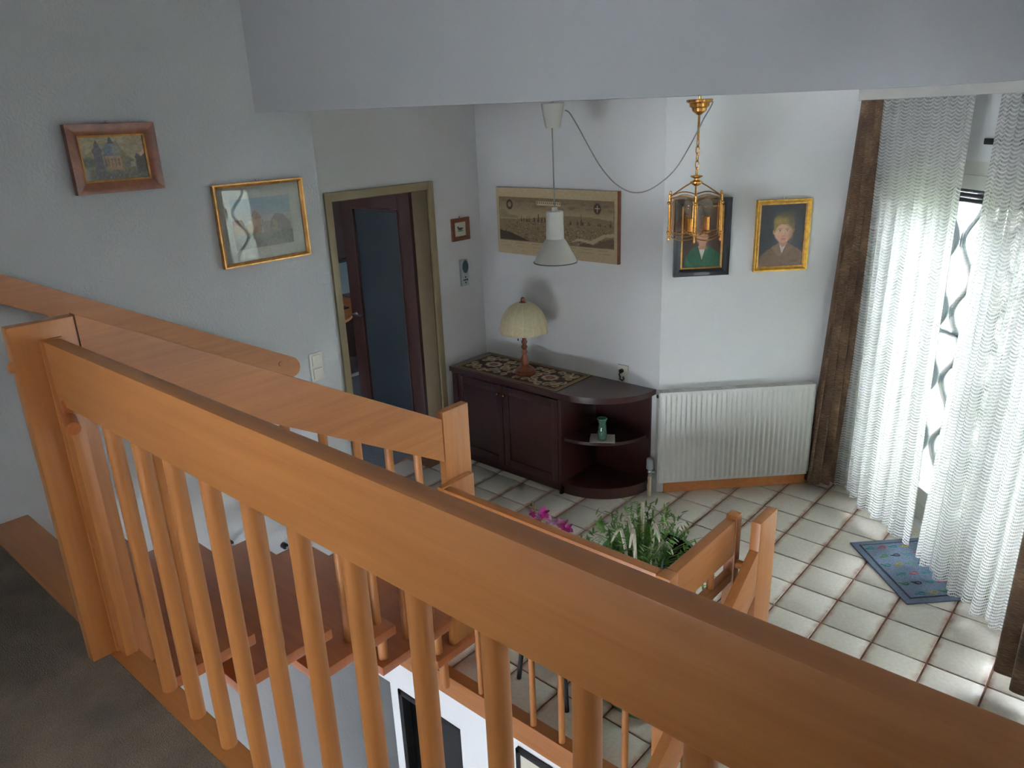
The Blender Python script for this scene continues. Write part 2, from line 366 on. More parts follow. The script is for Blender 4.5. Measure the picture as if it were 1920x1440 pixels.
# door wall with an opening y -.329 .. .464, top 2.0
DY0, DY1, DZ = -.33, .466, 2.005
w = MB(); w.box((XD-.14, YE-.02, -.3), (XD, DY0, 2.75)); w.box((XD-.14, DY1, -.3), (XD, YS+.3, 2.75)); w.box((XD-.14, DY0, DZ), (XD, DY1, 2.75)); w.box((XD-.14, DY0, -.3), (XD, DY1, -.02))
struct('wall_door', w, 'wall_smooth', 'smooth white wall around the open door', 'wall', 0)
struct('wall_sideboard', MB().prism([(XD, YS), (CORN[0], YS), (CORN[0], YS+.28), (XD, YS+.28)], -.3, 2.75), 'wall_smooth', 'smooth white wall behind the sideboard', 'wall', 0)
def uvprism(mb, pts, z0, z1):
    return mb.prism([tuple(W(u, v, 0)[:2]) for u, v in pts], z0, z1)
UC = CORN[0]*math.sqrt(2)      # u of the reflex corner
UW = -.16                      # inner face of window wall
struct('wall_radiator', uvprism(MB(), [(UC, 0), (UC, -.2), (UW+.3, -.2), (UW+.3, 0)], -.3, 2.75), 'wall_smooth', 'smooth white wall behind the radiator', 'wall', 0)
# window wall: opening v .16..2.5, z 0..2.12
WV0, WV1, WZ = .16, 2.5, 2.13
w = MB(); uvprism(w, [(UW, -.0), (UW+.28, -.0), (UW+.28, WV0), (UW, WV0)], -.3, 2.75); uvprism(w, [(UW, WV1), (UW+.28, WV1), (UW+.28, 3.2), (UW, 3.2)], -.3, 3.5); uvprism(w, [(UW, 4.2), (UW+.28, 4.2), (UW+.28, 6.6), (UW, 6.6)], -2.6, 3.5); uvprism(w, [(UW, 3.2), (UW+.28, 3.2), (UW+.28, 4.2), (UW, 4.2)], WZ, 3.5); uvprism(w, [(UW, 3.2), (UW+.28, 3.2), (UW+.28, 4.2), (UW, 4.2)], -.3, .9)  # the further opening is unseen, added to light the inner walls
uvprism(w, [(UW, WV0), (UW+.28, WV0), (UW+.28, WV1), (UW, WV1)], WZ, 2.75); uvprism(w, [(UW, WV0), (UW+.28, WV0), (UW+.28, WV1), (UW, WV1)], -.3, -.015)
struct('wall_window', w, 'wall_smooth', 'white wall with the tall garden window', 'wall', 0)
# bulkhead beam at 45 degrees
def bxy(s, off): # point on beam line
    return (XS+s*R2-off*R2, XS+BEAMD+s*R2+off*R2)
def off(pts, d):
    out = []
    for i, p in enumerate(pts):
        a, b = np.array(pts[max(i-1, 0)]), np.array(pts[min(i+1, len(pts)-1)]); t = (b-a)/np.linalg.norm(b-a); out.append(tuple(np.array(p)+np.array([-t[1], t[0]])*d))
    return out
BL = [bxy(0, 0)]+[tuple(W(u, v, 0)[:2]) for u, v in ((-1.15, .786), (-.98, .792), (-.84, .83), (-.72, .91), (-.62, 1.05), (-.555, 1.22), (-.52, 1.42), (-.515, 3.4))]
BI = off(BL, .1); n = len(BL)
w = MB()
w.add([(x, y, z) for z in (2.497, 3.5) for x, y in BL+BI[::-1]], [tuple(range(2*n-1, -1, -1)), tuple(range(2*n, 4*n))]+[(i, (i+1) % (2*n), 2*n+(i+1) % (2*n), 2*n+i) for i in range(2*n)])
struct('trim_1', w, 'beam_paint', 'wide pale grey bulkhead crossing above the dining area', 'beam', 40)
# low ceiling behind the beam
w = MB(); w.prism([(XD-.1, YE-.05), (BI[0][0], BI[0][1])]+BI[1:]+[tuple(W(UW+.2, 3.4, 0)[:2]), tuple(W(UW+.2, -.15, 0)[:2]), (CORN[0], YS+.25), (XD-.1, YS+.25)], ZC, ZC+.12)
struct('ceiling', w, 'ceil_white', 'low white ceiling above the dining area', 'ceiling', 0)
# high ceiling over the gallery, with the beam rising into it
struct('ceiling_gallery', MB().box((XD, -7.2, 3.5), (4.5, 4.2, 3.65)), 'ceil_white', 'high white ceiling above the stairs', 'ceiling', 0)
# gallery walls that are out of frame: right wall, and a back wall with openings added for light
struct('wall_gallery', MB().box((2.05, -6.6, -2.6), (2.2, -2.7, 3.5)).box((2.05, -2.7, -2.6), (4.5, -2.6, 3.5)), 'wall_smooth', 'white wall on the right of the landing', 'wall', 0)
struct('wall_right', MB().box((4.3, -7.2, -2.6), (4.5, 4.2, 3.5)), 'wall_smooth', 'white wall on the far right of the gallery', 'wall', 0)
GX0, GX1 = -.4, .6  # gap in an added, unseen partition that shapes the light on the rail
zb_ = ZL-.22
w = MB(); w.box((XS, -4.05, zb_), (GX0, -3.95, 3.5)); w.box((GX1, -4.05, zb_), (2.05, -3.95, 3.5)); w.box((GX0, -4.05, 3.25), (GX1, -3.95, 3.5))
struct('wall_light_mask', w, 'wall_smooth', 'unseen white partition with a doorway, added to shape the light on the rail', 'wall', 0)
def holes(mb, x0, x1, z0, z1, y0, y1, hs):
    "wall in the xz plane with rectangular openings (sorted by height, not overlapping in z)"
    z = z0
    for (a, b, c, d) in sorted(hs, key=lambda q: q[2]):
        mb.box((x0, y0, z), (x1, y1, c)); mb.box((x0, y0, c), (a, y1, d)); mb.box((b, y0, c), (x1, y1, d)); z = d
    return mb.box((x0, y0, z), (x1, y1, z1))
w = holes(MB(), XS, 2.05, -2.6, 3.5, -6.6, -6.5, [(-1.2, 1.0, -1.7, -.9), (-.45, 1.45, 1.8, 2.38)])  # lower and upper openings are added, sized for the light they give
struct('wall_back', w, 'wall_smooth', 'unseen white back wall with openings added to let light in', 'wall', 0)

# landing
LY = -2.531
w = MB(); w.box((XS, -6.5, ZL-.22), (2.05, LY, ZL))
lnd = struct('floor_landing', w, 'carpet', 'grey-brown carpeted upper landing', 'floor', 0)
EB = MB(); EB.box((XS, LY, ZL-.22), (-1.0, LY+.155, ZL+.004), .006); EB.build('nosing_board', 'beech_x', lnd)
EB = MB(); EB.box((-1.0, LY, ZL-.22), (2.05, LY+.066, ZL+.0), .004); EB.build('edge_board', 'beech_x', lnd)

# tile floor --------------------------------------------------------
def gmap(i, j):
    k = max(0., -i); return (.24*i*(1+.018*min(1, k/6)), .24*(j+.022*k))
def clip(poly, n, c):   # keep n.p <= c
    out = []
    for a, b in zip(poly, poly[1:]+poly[:1]):
        da, db = n[0]*a[0]+n[1]*a[1]-c, n[0]*b[0]+n[1]*b[1]-c
        if da <= 0: out.append(a)
        if (da < 0 < db) or (db < 0 < da):
            t = da/(da-db); out.append((a[0]+(b[0]-a[0])*t, a[1]+(b[1]-a[1])*t))
    return out
YF = -1.2     # edge of the stair opening
def room(poly):
    "split a tile by the walls"
    outs = []
    p = clip(poly, (-1, 0), 2.92); p = clip(p, (0, -1), -YF-.055+.0) if len(p) > 2 else p
    p = clip(p, (R2, R2), UW+2.1*R2) if len(p) > 2 else p      # window wall
    if len(p) < 3: return outs
    # left of the reflex corner: below y=YS ; right of it: v>0
    a = clip(p, (0, 1), YS-.002)
    if len(a) > 2: outs.append(a)
    b = clip(p, (0, -1), -(YS-.002)); b = clip(b, (-R2, R2), 2.1*R2-.002) if len(b) > 2 else b
    if len(b) > 2: outs.append(b)
    return outs
def area(p): return abs(sum(a[0]*b[1]-a[1]*b[0] for a, b in zip(p, p[1:]+p[:1])))/2
fb = MB(); fpoly = [(XD, YF+.058), (3.2, YF+.058), tuple(W(UW, 3.4, 0)[:2]), tuple(W(UW, 0, 0)[:2]), (CORN[0], YS), (XD, YS)]
fb.prism(fpoly, -.12, -.006); fb.prism([(XD-.3, DY0+.0), (XD, DY0), (XD, DY1), (XD-.3, DY1)], -.02, -.006)
floor = struct('floor', fb, 'grout', 'cream tiled dining floor with brown joints', 'floor', 0)
ntile = 0; rest = MB(); g = .012
for i in range(-13, 13):
    for j in range(-6, 9):
        q = [gmap(i+g*1.6, j+g*1.6), gmap(i+1-g*1.6, j+g*1.6), gmap(i+1-g*1.6, j+1-g*1.6), gmap(i+g*1.6, j+1-g*1.6)]
        cx, cy = gmap(i+.5, j+.5)
        if cx < XD and not (DY0 < cy < DY1): continue
        for pc in room(q):
            if cx < XD+.12:
                if max(p[1] for p in pc) > DY1 or min(p[1] for p in pc) < DY0: pc = clip(pc, (-1, 0), -XD)
            if len(pc) < 3 or area(pc) < .0004: continue
            mb = MB(); z = RNG.uniform(-.0006, .0006); n = len(pc); cen = np.mean(pc, 0)
            ins = [tuple(np.array(p)+(cen-np.array(p))/max(1e-6, np.linalg.norm(cen-np.array(p)))*.003) for p in pc]
            vs = [(x, y, -.008) for x, y in pc]+[(x, y, z-.0015) for x, y in pc]+[(x, y, z) for x, y in ins]
            mb.add(vs, [(k, (k+1) % n, n+(k+1) % n, n+k) for k in range(n)]+[(n+k, n+(k+1) % n, 2*n+(k+1) % n, 2*n+k) for k in range(n)]+[tuple(range(2*n, 3*n))])
            me = mb.mesh('tile', 'tile_glaze', 40)
            ax, ay = gmap(i, j); bx, by = gmap(i+1, j+1); uvl = me.uv_layers.new(name='UVMap').data
            for lp in me.loops:
                co = me.vertices[lp.vertex_index].co; uvl[lp.index].uv = ((co.x-ax)/(bx-ax), (co.y-ay)/(by-ay))
            link('tile', me, floor); ntile += 1
# fascia of the stair opening + lower wall
fs = struct('trim_2', MB().box((-1.44, YF, -.115), (3.2, YF+.058, .002), .004), 'beech_x', 'beech edge board along the stair opening', 'edge board')
w = MB(); PX0, PX1, PZ1 = -1.35, -.905, -.295
w.box((XS, YF+.02, -.3), (3.2, YF+.2, -.115)); w.box((PX1, YF+.02, -2.6), (3.2, YF+.2, -.3)); w.box((-1.417, YF+.02, -2.6), (PX0, YF+.2, -.3))
w.box((PX0, YF+.02, -2.6), (PX1, YF+.2, -2.35))
struct('wall_lower', w, 'wall_smooth', 'white wall of the lower floor under the stair opening', 'wall', 0)
lp = struct('window_2', MB().box((PX0, YF+.06, -2.35), (PX1, YF+.09, -.3)), 'dark_glass', 'dark glazed panel in the lower wall', 'window', 0)
MB().box((PX0-.0, YF+.012, -2.35), (PX0+.03, YF+.1, -.3), .003).build('panel_frame', 'black', lp); MB().box((PX0, YF+.012, -.33), (PX1, YF+.1, -.3), .003).build('panel_frame', 'black', lp)
struct('wall_lower_left', MB().box((XD, YE, -2.6), (XS, 1.0, -.13)), 'wall_plaster', 'rough plastered wall of the lower storey', 'wall', 0)
struct('floor_lower', MB().box((XS, -7, -2.7), (4.3, 1.5, -2.6)), 'grey_carpet', 'dim floor of the lower storey', 'floor', 0)
struct('wall_lower_end', MB().box((XS, .9, -2.6), (4.3, 1.0, -.12)), 'wall_smooth', 'shaded wall at the end of the lower storey', 'wall', 0)
# small black framed sheet on the lower wall
t = thing('framed_sheet', 'black-framed white sheet on the wall below the stair opening', 'picture', (-.38, YF+.02, -.4))
w = MB(); x0, x1, z0, z1 = -.535, -.2, -.65, -.168
w.box((x0, YF-.0, z1-.02), (x1, YF+.02, z1)); w.box((x0, YF-.0, z0), (x1, YF+.02, z0+.02)); w.box((x0, YF-.0, z0), (x0+.02, YF+.02, z1)); w.box((x1-.02, YF-.0, z0), (x1, YF+.02, z1)); w.build('frame', 'black', t)
MB().box((x0+.02, YF+.008, z0+.02), (x1-.02, YF+.018, z1-.02)).build('sheet', 'paper', t)

# baseboard, pelmet
w = MB(); w.bar(W(UC+.045, .008, .036), W(UW-.005, .008, .036), .016, .072, .003); struct('baseboard_radiator', w, 'base_d', 'beech baseboard under the radiator', 'baseboard')
w = MB(); w.bar(W(UW-.004, .2, .03), W(UW-.004, .16, .03), .016, .06, .003)
w = MB(); w.bar(W(-.47, .0, 2.5), W(-.47, 2.9, 2.5), .02, .1, .003); w.bar(W(-.315, .0, 2.54), W(-.315, 2.9, 2.54), .3, .02)
struct('trim_3', w, 'white_paint', 'white pelmet board above the curtains', 'pelmet')

# window -----------------------------------------------------------
def ub(mb, u0, u1, v0, v1, z0, z1, bev=.004):
    return mb.obox(Matrix.Translation(Vector(W((u0+u1)/2, (v0+v1)/2, (z0+z1)/2))) @ Matrix.Rotation(pi/4, 4, 'Z'), (abs(u1-u0), abs(v1-v0), abs(z1-z0)), bev)
wn = thing('window_1', 'tall white-framed garden window behind the lace curtains', 'window', W(UW+.1, 1.3, 0), kind='structure')
fu0, fu1 = UW+.06, UW+.13
for (a, b, c, d) in ((WV0, WV0+.07, 0, WZ), (WV1-.07, WV1, 0, WZ), (WV0+.07, WV1-.07, WZ-.075, WZ), (WV0+.07, WV1-.07, 0, .1)):
    ub(MB(), fu0, fu1, a, b, c-.01, d).build('frame', 'white_paint', wn)
mids = [WV0+.07, 1.28, WV1-.07]
for a, b in zip(mids[:-1], mids[1:]):
    for (p, q, r, s_) in ((a, a+.07, .1, WZ-.075), (b-.07, b, .1, WZ-.075), (a+.07, b-.07, WZ-.15, WZ-.075), (a+.07, b-.07, .1, .2)):
        ub(MB(), fu0-.012, fu1-.01, p, q, r, s_).build('sash', 'white_paint', wn)
    ub(MB(), fu0+.025, fu0+.033, a+.07, b-.07, .2, WZ-.15, 0).build('pane', 'window_glass', wn)
ub(MB(), fu0-.06, fu0-.01, 1.25, 1.31, 1.02, 1.05).build('handle', 'chrome', wn)
for k in range(4): ub(MB(), fu1+.03, fu1+.045, WV0+.02, WV1-.02, WZ-.02-.028*(k+1)-.11, WZ-.02-.028*k-.113).build('shutter_slat', 'slat_grey', wn)
ub(MB(), UW-.012, UW+.0, .72, 1.25, 2.215, 2.245).build('vent_slot', 'black', wn)
# wrought grille outside
gr = thing('window_grille', 'pale blue-grey curved window grille outside the glass', 'grille', W(UW+.22, 1.3, .0))
gu = UW+.2
for k in range(13):
    v0 = WV0+.09+k*.175; sg = 1 if k % 2 else -1
    MB().tube([W(gu, v0+sg*.06*math.cos(2*pi*(z-.2)/.42), z) for z in np.linspace(.05, 2.05, 70)], .016, 8).build('curved_bar', 'grille', gr)
for z in (.07, 1.12, 2.03): MB().bar(W(gu, WV0+.01, z), W(gu, WV1-.01, z), .012, .025).build('cross_bar', 'grille', gr)

# outside ------------------------------------------------------------
struct('ground_garden', uvprism(MB(), [(UW+.28, -9), (14, -9), (14, 12), (UW+.28, 12)], -.3, -.12), 'paving', 'pale paved garden ground outside the window', 'ground', 0)
def bush(u, v, r, h, m, label):
    bm = bmesh.new(); bmesh.ops.create_icosphere(bm, subdivisions=4, radius=1.)
    rs = random.Random(int(u*100+v*10)); ph = [rs.uniform(0, 6) for _ in range(6)]
    for q in bm.verts:
        c = q.co; d = 1+.12*math.sin(5*c.x+ph[0])*math.sin(6*c.y+ph[1])+.1*math.sin(9*c.z+ph[2]+4*c.x)+.06*math.sin(17*c.y+ph[3])*math.sin(15*c.z+ph[4])
        q.co = Vector((c.x*r*d, c.y*r*d, (c.z*.5+.5)*h*d))
    me = bpy.data.meshes.new('garden_bush'); bm.to_mesh(me); bm.free(); me.materials.append(MATS[m]); me.polygons.foreach_set('use_smooth', [True]*len(me.polygons))
    tag(link('garden_bush', me, None, tuple(W(u, v, -.13))), label, 'bush')
bush(3.2, -.6, 1.1, 1.5, 'bush', 'yellow-green rounded bush out in the garden')
bush(5.6, -4.4, 1.5, 2.3, 'bush_light', 'tall pale flowering bush far out in the garden')
bush(2.6, 1.4, .8, 1.1, 'bush', 'low yellow-green bush nearest the window')

# ================================================================== STAIRS AND RAILINGS
# --- staircase
ZT = [.825, .670, .515, .359, .203]; YB = [-2.490, -2.198, -1.906, -1.614, -1.322]; TD = .38; XT0, XT1 = -1.965, -.859
st = thing('staircase', 'open beech staircase with bolted treads from the landing down to the tiles', 'staircase', (-1.4, -1.15, 0))
tm = MB(); tm.box((XT0, 0, -.042), (XT1, TD, 0), .005); tme = tm.mesh('tread', 'tread_x')
for z, y in zip(ZT, YB): link('tread', tme, st, (0, y, z))
bq = on(430, 1018, 0, XS+.012); bdy, bdz = bq[1]-YB[2], bq[2]-ZT[2]
bm_ = MB(); bm_.cyl((XS+.001, 0, 0), (XS+.026, 0, 0), .0165, n=16); bme = bm_.mesh('rubber_cap', 'plastic_black')
pm_ = MB(); pm_.cyl((XS+.026, 0, 0), (XT0+.02, 0, 0), .006, n=8); pme = pm_.mesh('wall_bolt', 'chrome')
for i, (z, y) in enumerate(zip(ZT, YB)):
    pin = link('wall_bolt', pme, st, (0, y+bdy, z+min(bdz, -.012)))
    link('rubber_cap', bme, pin, (0, y+bdy, z+bdz)); 
dw = MB(); dw.cyl((0, 0, 0), (0, 0, ZT[0]-ZT[1]-.04), .021, n=18); dme = dw.mesh('tread_dowel', 'beech_z')
for i in range(1, 5): link('tread_dowel', dme, st, (-.905, YB[i]+.045, ZT[i]))
MB().cyl((-.905, -2.45, ZT[0]), (-.905, -2.45, ZL-.2), .021, n=18).build('tread_dowel', 'beech_z', st)
for y in (-1.25, -1.02): MB().cyl((-.905, y, 0), (-.905, y, ZT[4]-.04), .021, n=18).build('tread_dowel', 'beech_z', st)
MB().cyl((-1.85, -1.05, 0), (-1.85, -1.05, ZT[4]-.04), .021, n=18).build('tread_dowel', 'beech_z', st)

# --- wall handrail
a, b = on(0, 513, 0, XS+.05), on(545, 668, 0, XS+.05); d = (b-a)/np.linalg.norm(b-a); h = .107; nrm = np.array([0, -d[2], d[1]])
hl = thing('wall_handrail', 'beech board handrail sloping along the plastered wall', 'handrail', b)
L0 = a-d*1.2; L1 = b+d*.0; pts = []
for s_ in (0,): pass
loop = [L0, L1]+[L1-nrm*h/2+(d*math.sin(t_)*.055*1.15+nrm*math.cos(t_)*h/2) for t_ in np.linspace(.25, pi-.25, 9)]+[L1-nrm*h, L0-nrm*h]
n = len(loop); w = MB(); vs = [p+np.array([.018, 0, 0]) for p in loop]+[p-np.array([.018, 0, 0]) for p in loop]
w.add(vs, [tuple(range(n)), tuple(range(2*n-1, n-1, -1))]+[(i, n+i, n+(i+1) % n, (i+1) % n) for i in range(n)]); w.build('rail_board', 'beech_y', hl)
sc = on(527, 682, 0, XS+.068); MB().cyl(sc, sc+np.array([.004, 0, 0]), .014, n=16).build('screw_cap', 'tread_x', hl)
for tt in (.35, .8, 1.2): 
    q = L0+(L1-L0)*min(.93, tt/1.3) - nrm*h*.5; MB().cyl((XS+.0, q[1], q[2]), (XS+.034, q[1], q[2]), .016, n=12).build('wall_spacer', 'beech_x', hl)

# --- sloping railing beside the stairs
X2 = -.93; T2 = .036
rt, rb = on(148, 592, 0, X2+T2/2), on(828, 787, 0, X2+T2/2); RH2 = .19
sr = thing('stair_railing', 'sloping beech railing beside the open stairs', 'railing', (X2, -1.05, ZT[4]))
sd = (rb-rt)/(rb[1]-rt[1])     # per metre of y
def r2z(y): return rt[2]+sd[2]*(y-rt[1])
yA, yB_ = on(135, 592, 0, X2)[1]+.0, rb[1]
w = MB(); x0, x1 = X2-T2/2, X2+T2/2
vs = [(x, y, r2z(y)+dz) for x in (x0, x1) for y, dz in ((yA, 0), (yB_, 0), (yB_, -RH2), (yA, -RH2))]
w.add(vs, [(0, 1, 2, 3), (7, 6, 5, 4), (0, 4, 5, 1), (1, 5, 6, 2), (2, 6, 7, 3), (3, 7, 4, 0)]); w.build('top_rail', 'beech_y', sr)
p1a, p1b = on(5, 615, 0, X2), on(135, 592, 0, X2)
MB().box((x0-.002, p1a[1], ZL-.2), (x1+.002, p1b[1]-.004, p1a[2]), .003).build('newel_post', 'beech_z', sr)
MB().box((x0-.002, yB_+.006, ZT[4]), (x1+.002, yB_+.154, 1.3), .003).build('newel_post', 'beech_z', sr)
q = on(22, 688, 1, p1a[1]); MB().cyl((X2, p1a[1]+.002, q[2]), (X2, p1a[1]-.012, q[2]), .017, .012, n=16).build('bolt_cap', 'beech_z', sr)
MB().cyl((x1+.0, p1a[1]+.09, 1.73), (x1+.14, p1a[1]+.055, 1.73), .017, n=14).build('spacer', 'tread_x', sr)
for k in range(-5, 9):
    y = -1.706+k*.1425
    if not (yA+.03 < y < yB_-.02): continue
    zt = None
    for z, yb in zip(ZT, YB):
        if yb+.0 <= y <= yb+TD: zt = z if zt is None else max(zt, z)
    if zt is None: continue
    MB().cyl((X2, y, zt), (X2, y, r2z(y)-RH2+.02), .0165, n=14).build('baluster', 'beech_z', sr)

# --- landing balustrade (nearest rail)
bs = thing('landing_balustrade', 'long level beech balustrade along the carpet edge of the landing', 'balustrade', (0.5, -2.50, ZL))
YR0, YR1 = -2.507, -2.466; ZR1 = 2.427-.61/1.24; ZR0 = 2.427-.61/.922
xl = on(77, 628, 1, YR0)[0]
MB().box((xl+.0, YR0, ZR0), (2.04, YR1, ZR1), .005).build('top_rail', 'beech_x', bs)
MB().box((xl-.036, YR0-.006, ZL-.2), (xl-.001, YR1+.008, ZR1+.002), .004).build('end_post', 'beech_z', bs)
MB().box((xl-.034, YR0-.02+.02, ZL), (xl+.045, YR1-.004, ZR0), .004).build('end_post', 'beech_z', bs)
q = on(118, 756, 1, YR0); MB().cyl((q[0], YR0-.006, q[2]-.01), (q[0], YR0+.03, q[2]-.01), .02, n=18).build('spacer', 'tread_x', bs)
blm = MB(); blm.cyl((0, 0, 0), (0, 0, ZR0-ZL+.01), .0195, n=22); blme = blm.mesh('baluster', 'beech_z')
x = -.625
while x < 2.0:
    link('baluster', blme, bs, (x, (YR0+YR1)/2, ZL), (0, 0, RNG.uniform(0, 6))); x += .1572

# --- guard rail of the stair opening at tile level (two sides)
wr = thing('opening_railing', 'low beech guard railing around the planter corner of the stair opening', 'railing', (0, YF, 0))
ZG = .986; GH = .14; gy0, gy1 = YF+.0, YF+.04
MB().box((-.876, gy0, ZG-GH), (.137, gy1, ZG), .004).build('top_rail', 'beech_x', wr)
MB().box((-.908, gy0-.004, .205), (-.878, gy1+.145, ZG+.004), .004).build('end_board', 'beech_z', wr)
MB().box((.14, gy0-.008, .002), (.194, gy0+.05, ZG+.002), .008).build('corner_post', 'beech_z', wr)
for q in ((.167, gy0-.008), ): MB().cyl((q[0], q[1]+.002, ZG-.045), (q[0], q[1]-.003, ZG-.045), .011, n=14).build('screw_cap', 'tread_x', wr)
MB().cyl((.192, gy0+.02, ZG-.05), (.198, gy0+.02, ZG-.05), .011, n=14).build('screw_cap', 'tread_x', wr)
MB().box((.147, gy0+.052, ZG-.15), (.187, -.715, ZG+.0), .004).build('top_rail', 'beech_y', wr)
MB().box((.145, -.712, .0), (.189, -.668, ZG+.012), .004).build('end_post', 'beech_z', wr)
for k in range(7):
    xx = -.745+.1515*k-(0 if k == 0 else 0)
    if xx > .1: break
    MB().cyl((xx, gy0+.02, .003), (xx, gy0+.02, ZG-GH+.01), .0135, n=12).build('baluster', 'beech_z', wr)
for y in (-1.0, -.86):
    MB().cyl((.167, y, .0), (.167, y, ZG-.14), .0135, n=12).build('baluster', 'beech_z', wr)
MB().box((.15, -1.14, .72), (.184, -.714, .76), .003).build('lower_rail', 'beech_y', wr)

# --- handrail post of the basement stairs
br = thing('basement_handrail', 'beech post with a steep handrail running down the basement stairs', 'railing', (.27, -.64, 0))
MB().box((.243, -.712, 0), (.281, -.562, 1.0), .004).build('newel_post', 'beech_z', br)
a = np.array([.262, -.712, .885]); b = a+np.array([0, -1.25, -.86]); dd = (b-a)/np.linalg.norm(b-a); upv = np.array([0, -dd[2], dd[1]]); 
if upv[2] < 0: upv = -upv
MB().bar(a-upv*.08, b-upv*.08, .036, .16, .004, upv).build('handrail_board', 'beech_y', br)
MB().cyl((.19, -.69, .79), (.243, -.69, .79), .017, n=14).build('spacer', 'beech_x', br)
bst = thing('basement_stairs', 'beech steps going down to the lower floor under the landing', 'staircase', (.75, -2.0, -2.6))
btm = MB(); btm.box((.3, 0, -.042), (1.25, .3, 0), .005); btme = btm.mesh('tread', 'tread_x')
for k in range(1, 14): link('tread', btme, bst, (0, YF-.3-.25*(k-1)-.02, -.186*k))
for xx in (.33, 1.22): MB().bar((xx, YF-.1, -.32), (xx, YF-.1-.25*13, -.32-.186*12.2), .04, .12, .004).build('stringer', 'beech_y', bst)
# ================================================================== WALL THINGS
def picture_frame(name, label, O, ex, ey, nrm, wd, wm, dp, fm, inner=None, im=None, iw=.008, glassy=False, hook=True):
    "O lower-left outer corner on the wall, ex/ey outer edges, nrm out of the wall"
    O, ex, ey, nrm = [np.asarray(q, float) for q in (O, ex, ey, nrm)]; ux, uy = ex/np.linalg.norm(ex), ey/np.linalg.norm(ey); Wd, Hd = np.linalg.norm(ex), np.linalg.norm(ey)
    t = thing(name, label, 'picture', O+ex/2)
    def P(x, y, z): return O+ux*x+uy*y+nrm*z
    prof = [(0, 0), (0, dp), (wd*.35, dp), (wd, dp*.55), (wd, 0)]
    cs = [(0, 0, 1, 1), (Wd, 0, -1, 1), (Wd, Hd, -1, -1), (0, Hd, 1, -1)]
    names = ('frame_bottom', 'frame_right', 'frame_top', 'frame_left')
    for k in range(4):
        A, B = cs[k], cs[(k+1) % 4]; w = MB(); vs = []
        for cc in (A, B): vs += [P(cc[0]+cc[2]*o_, cc[1]+cc[3]*o_, z+.002) for o_, z in prof]
        m_ = len(prof); w.add(vs, [tuple(range(m_-1, -1, -1)), tuple(range(m_, 2*m_))]+[(i, (i+1) % m_, m_+(i+1) % m_, m_+i) for i in range(m_)])
        w.build(names[k], fm, t, 30)
    if inner:
        for k in range(4):
            A, B = cs[k], cs[(k+1) % 4]; w = MB(); pr_ = [(wd-.002, .002), (wd-.002, dp*.62), (wd+iw, dp*.5), (wd+iw, .002)]; vs = []
            for cc in (A, B): vs += [P(cc[0]+cc[2]*o_, cc[1]+cc[3]*o_, z+.002) for o_, z in pr_]
            w.add(vs, [(3, 2, 1, 0), (4, 5, 6, 7)]+[(i, (i+1) % 4, 4+(i+1) % 4, 4+i) for i in range(4)]); w.build('slip', inner, t, 30)
    if glassy: 
        w = MB(); w.add([P(wd, wd, dp*.5), P(Wd-wd, wd, dp*.5), P(Wd-wd, Hd-wd, dp*.5), P(wd, Hd-wd, dp*.5)], [(0, 1, 2, 3)]); w.build('glazing', 'picture_glass', t, 0)
    if hook:
        c = P(Wd/2, Hd+.006, .006); MB().cyl(c-nrm*.004, c+nrm*.002, .006, n=10).build('hook', 'chrome', t)
    back = MB(); back.add([P(.002, .002, .001), P(Wd-.002, .002, .001), P(Wd-.002, Hd-.002, .001), P(.002, Hd-.002, .001), P(.002, .002, .003), P(Wd-.002, .002, .003), P(Wd-.002, Hd-.002, .003), P(.002, Hd-.002, .003)], [(3, 2, 1, 0), (4, 5, 6, 7), (0, 1, 5, 4), (1, 2, 6, 5), (2, 3, 7, 6), (3, 0, 4, 7)]); back.build('backing', 'paper', t, 0)
    return t, P, Wd, Hd
# 1: small dark town view in a brown frame (stair wall)
tl, br_ = on(112, 234, 0, XS), on(303, 352, 0, XS)
y0, y1, z0, z1 = tl[1], br_[1], br_[2], tl[2]
t, P, Wd, Hd = picture_frame('church_painting', 'small dark painting of a domed church in a wide brown wooden frame', (XS, y0, z0), (0, y1-y0, 0), (0, 0, z1-z0), (1, 0, 0), .045, .03, .032, 'framebrown', 'gold_dull', iw=.005)
c = Cv(130, 96, (146, 134, 104)); c.noise(5, 9, 1, 1, 2); c.noise(14, 6, 14); c.mask(np.clip(.42-c.Y, 0, 1)*3, (84, 78, 66)); c.ell(.08, .42, .14, .12, (78, 82, 60), .3)
c.poly([(.17, .1), (.18, .62), (.16, .7), (.2, .76), (.22, .86), (.25, .95), (.275, .86), (.3, .76), (.33, .68), (.31, .62), (.33, .1)], (84, 82, 82)); c.poly([(.55, .2), (.56, .92), (.62, .72), (.78, .42), (.8, .2)], (112, 100, 66)); c.rect(.36, .22, .6, .66, (146, 118, 88)); c.rect(.33, .3, .37, .6, (104, 92, 84)); c.ell(.47, .68, .135, .2, (92, 98, 110)); c.ell(.54, .7, .07, .18, (132, 128, 116), .4, .8); c.poly([(.42, .84), (.44, .92), (.47, 1.0), (.5, .92), (.53, .84)], (70, 74, 82)); c.rect(.35, .5, .6, .56, (156, 128, 98))
for k in range(4): c.rect(.385+k*.055, .3, .405+k*.055, .47, (96, 72, 58), .8); c.ell(.395+k*.055, .47, .01, .02, (96, 72, 58), .2, .8)
c.poly([(.84, .1), (.83, .5), (.86, .6), (.9, .55), (1, .72), (1, .1)], (66, 60, 54)); c.poly([(.9, .56), (1, .7), (1, .6), (.93, .5)], (204, 168, 138)); c.poly([(.64, .28), (.66, .46), (.72, .44), (.74, .5), (.8, .46), (.82, .28)], (98, 92, 76)); c.rect(.74, .28, .82, .4, (146, 138, 116)); c.noise(30, 9, 2); c.noise(70, 6, 3)
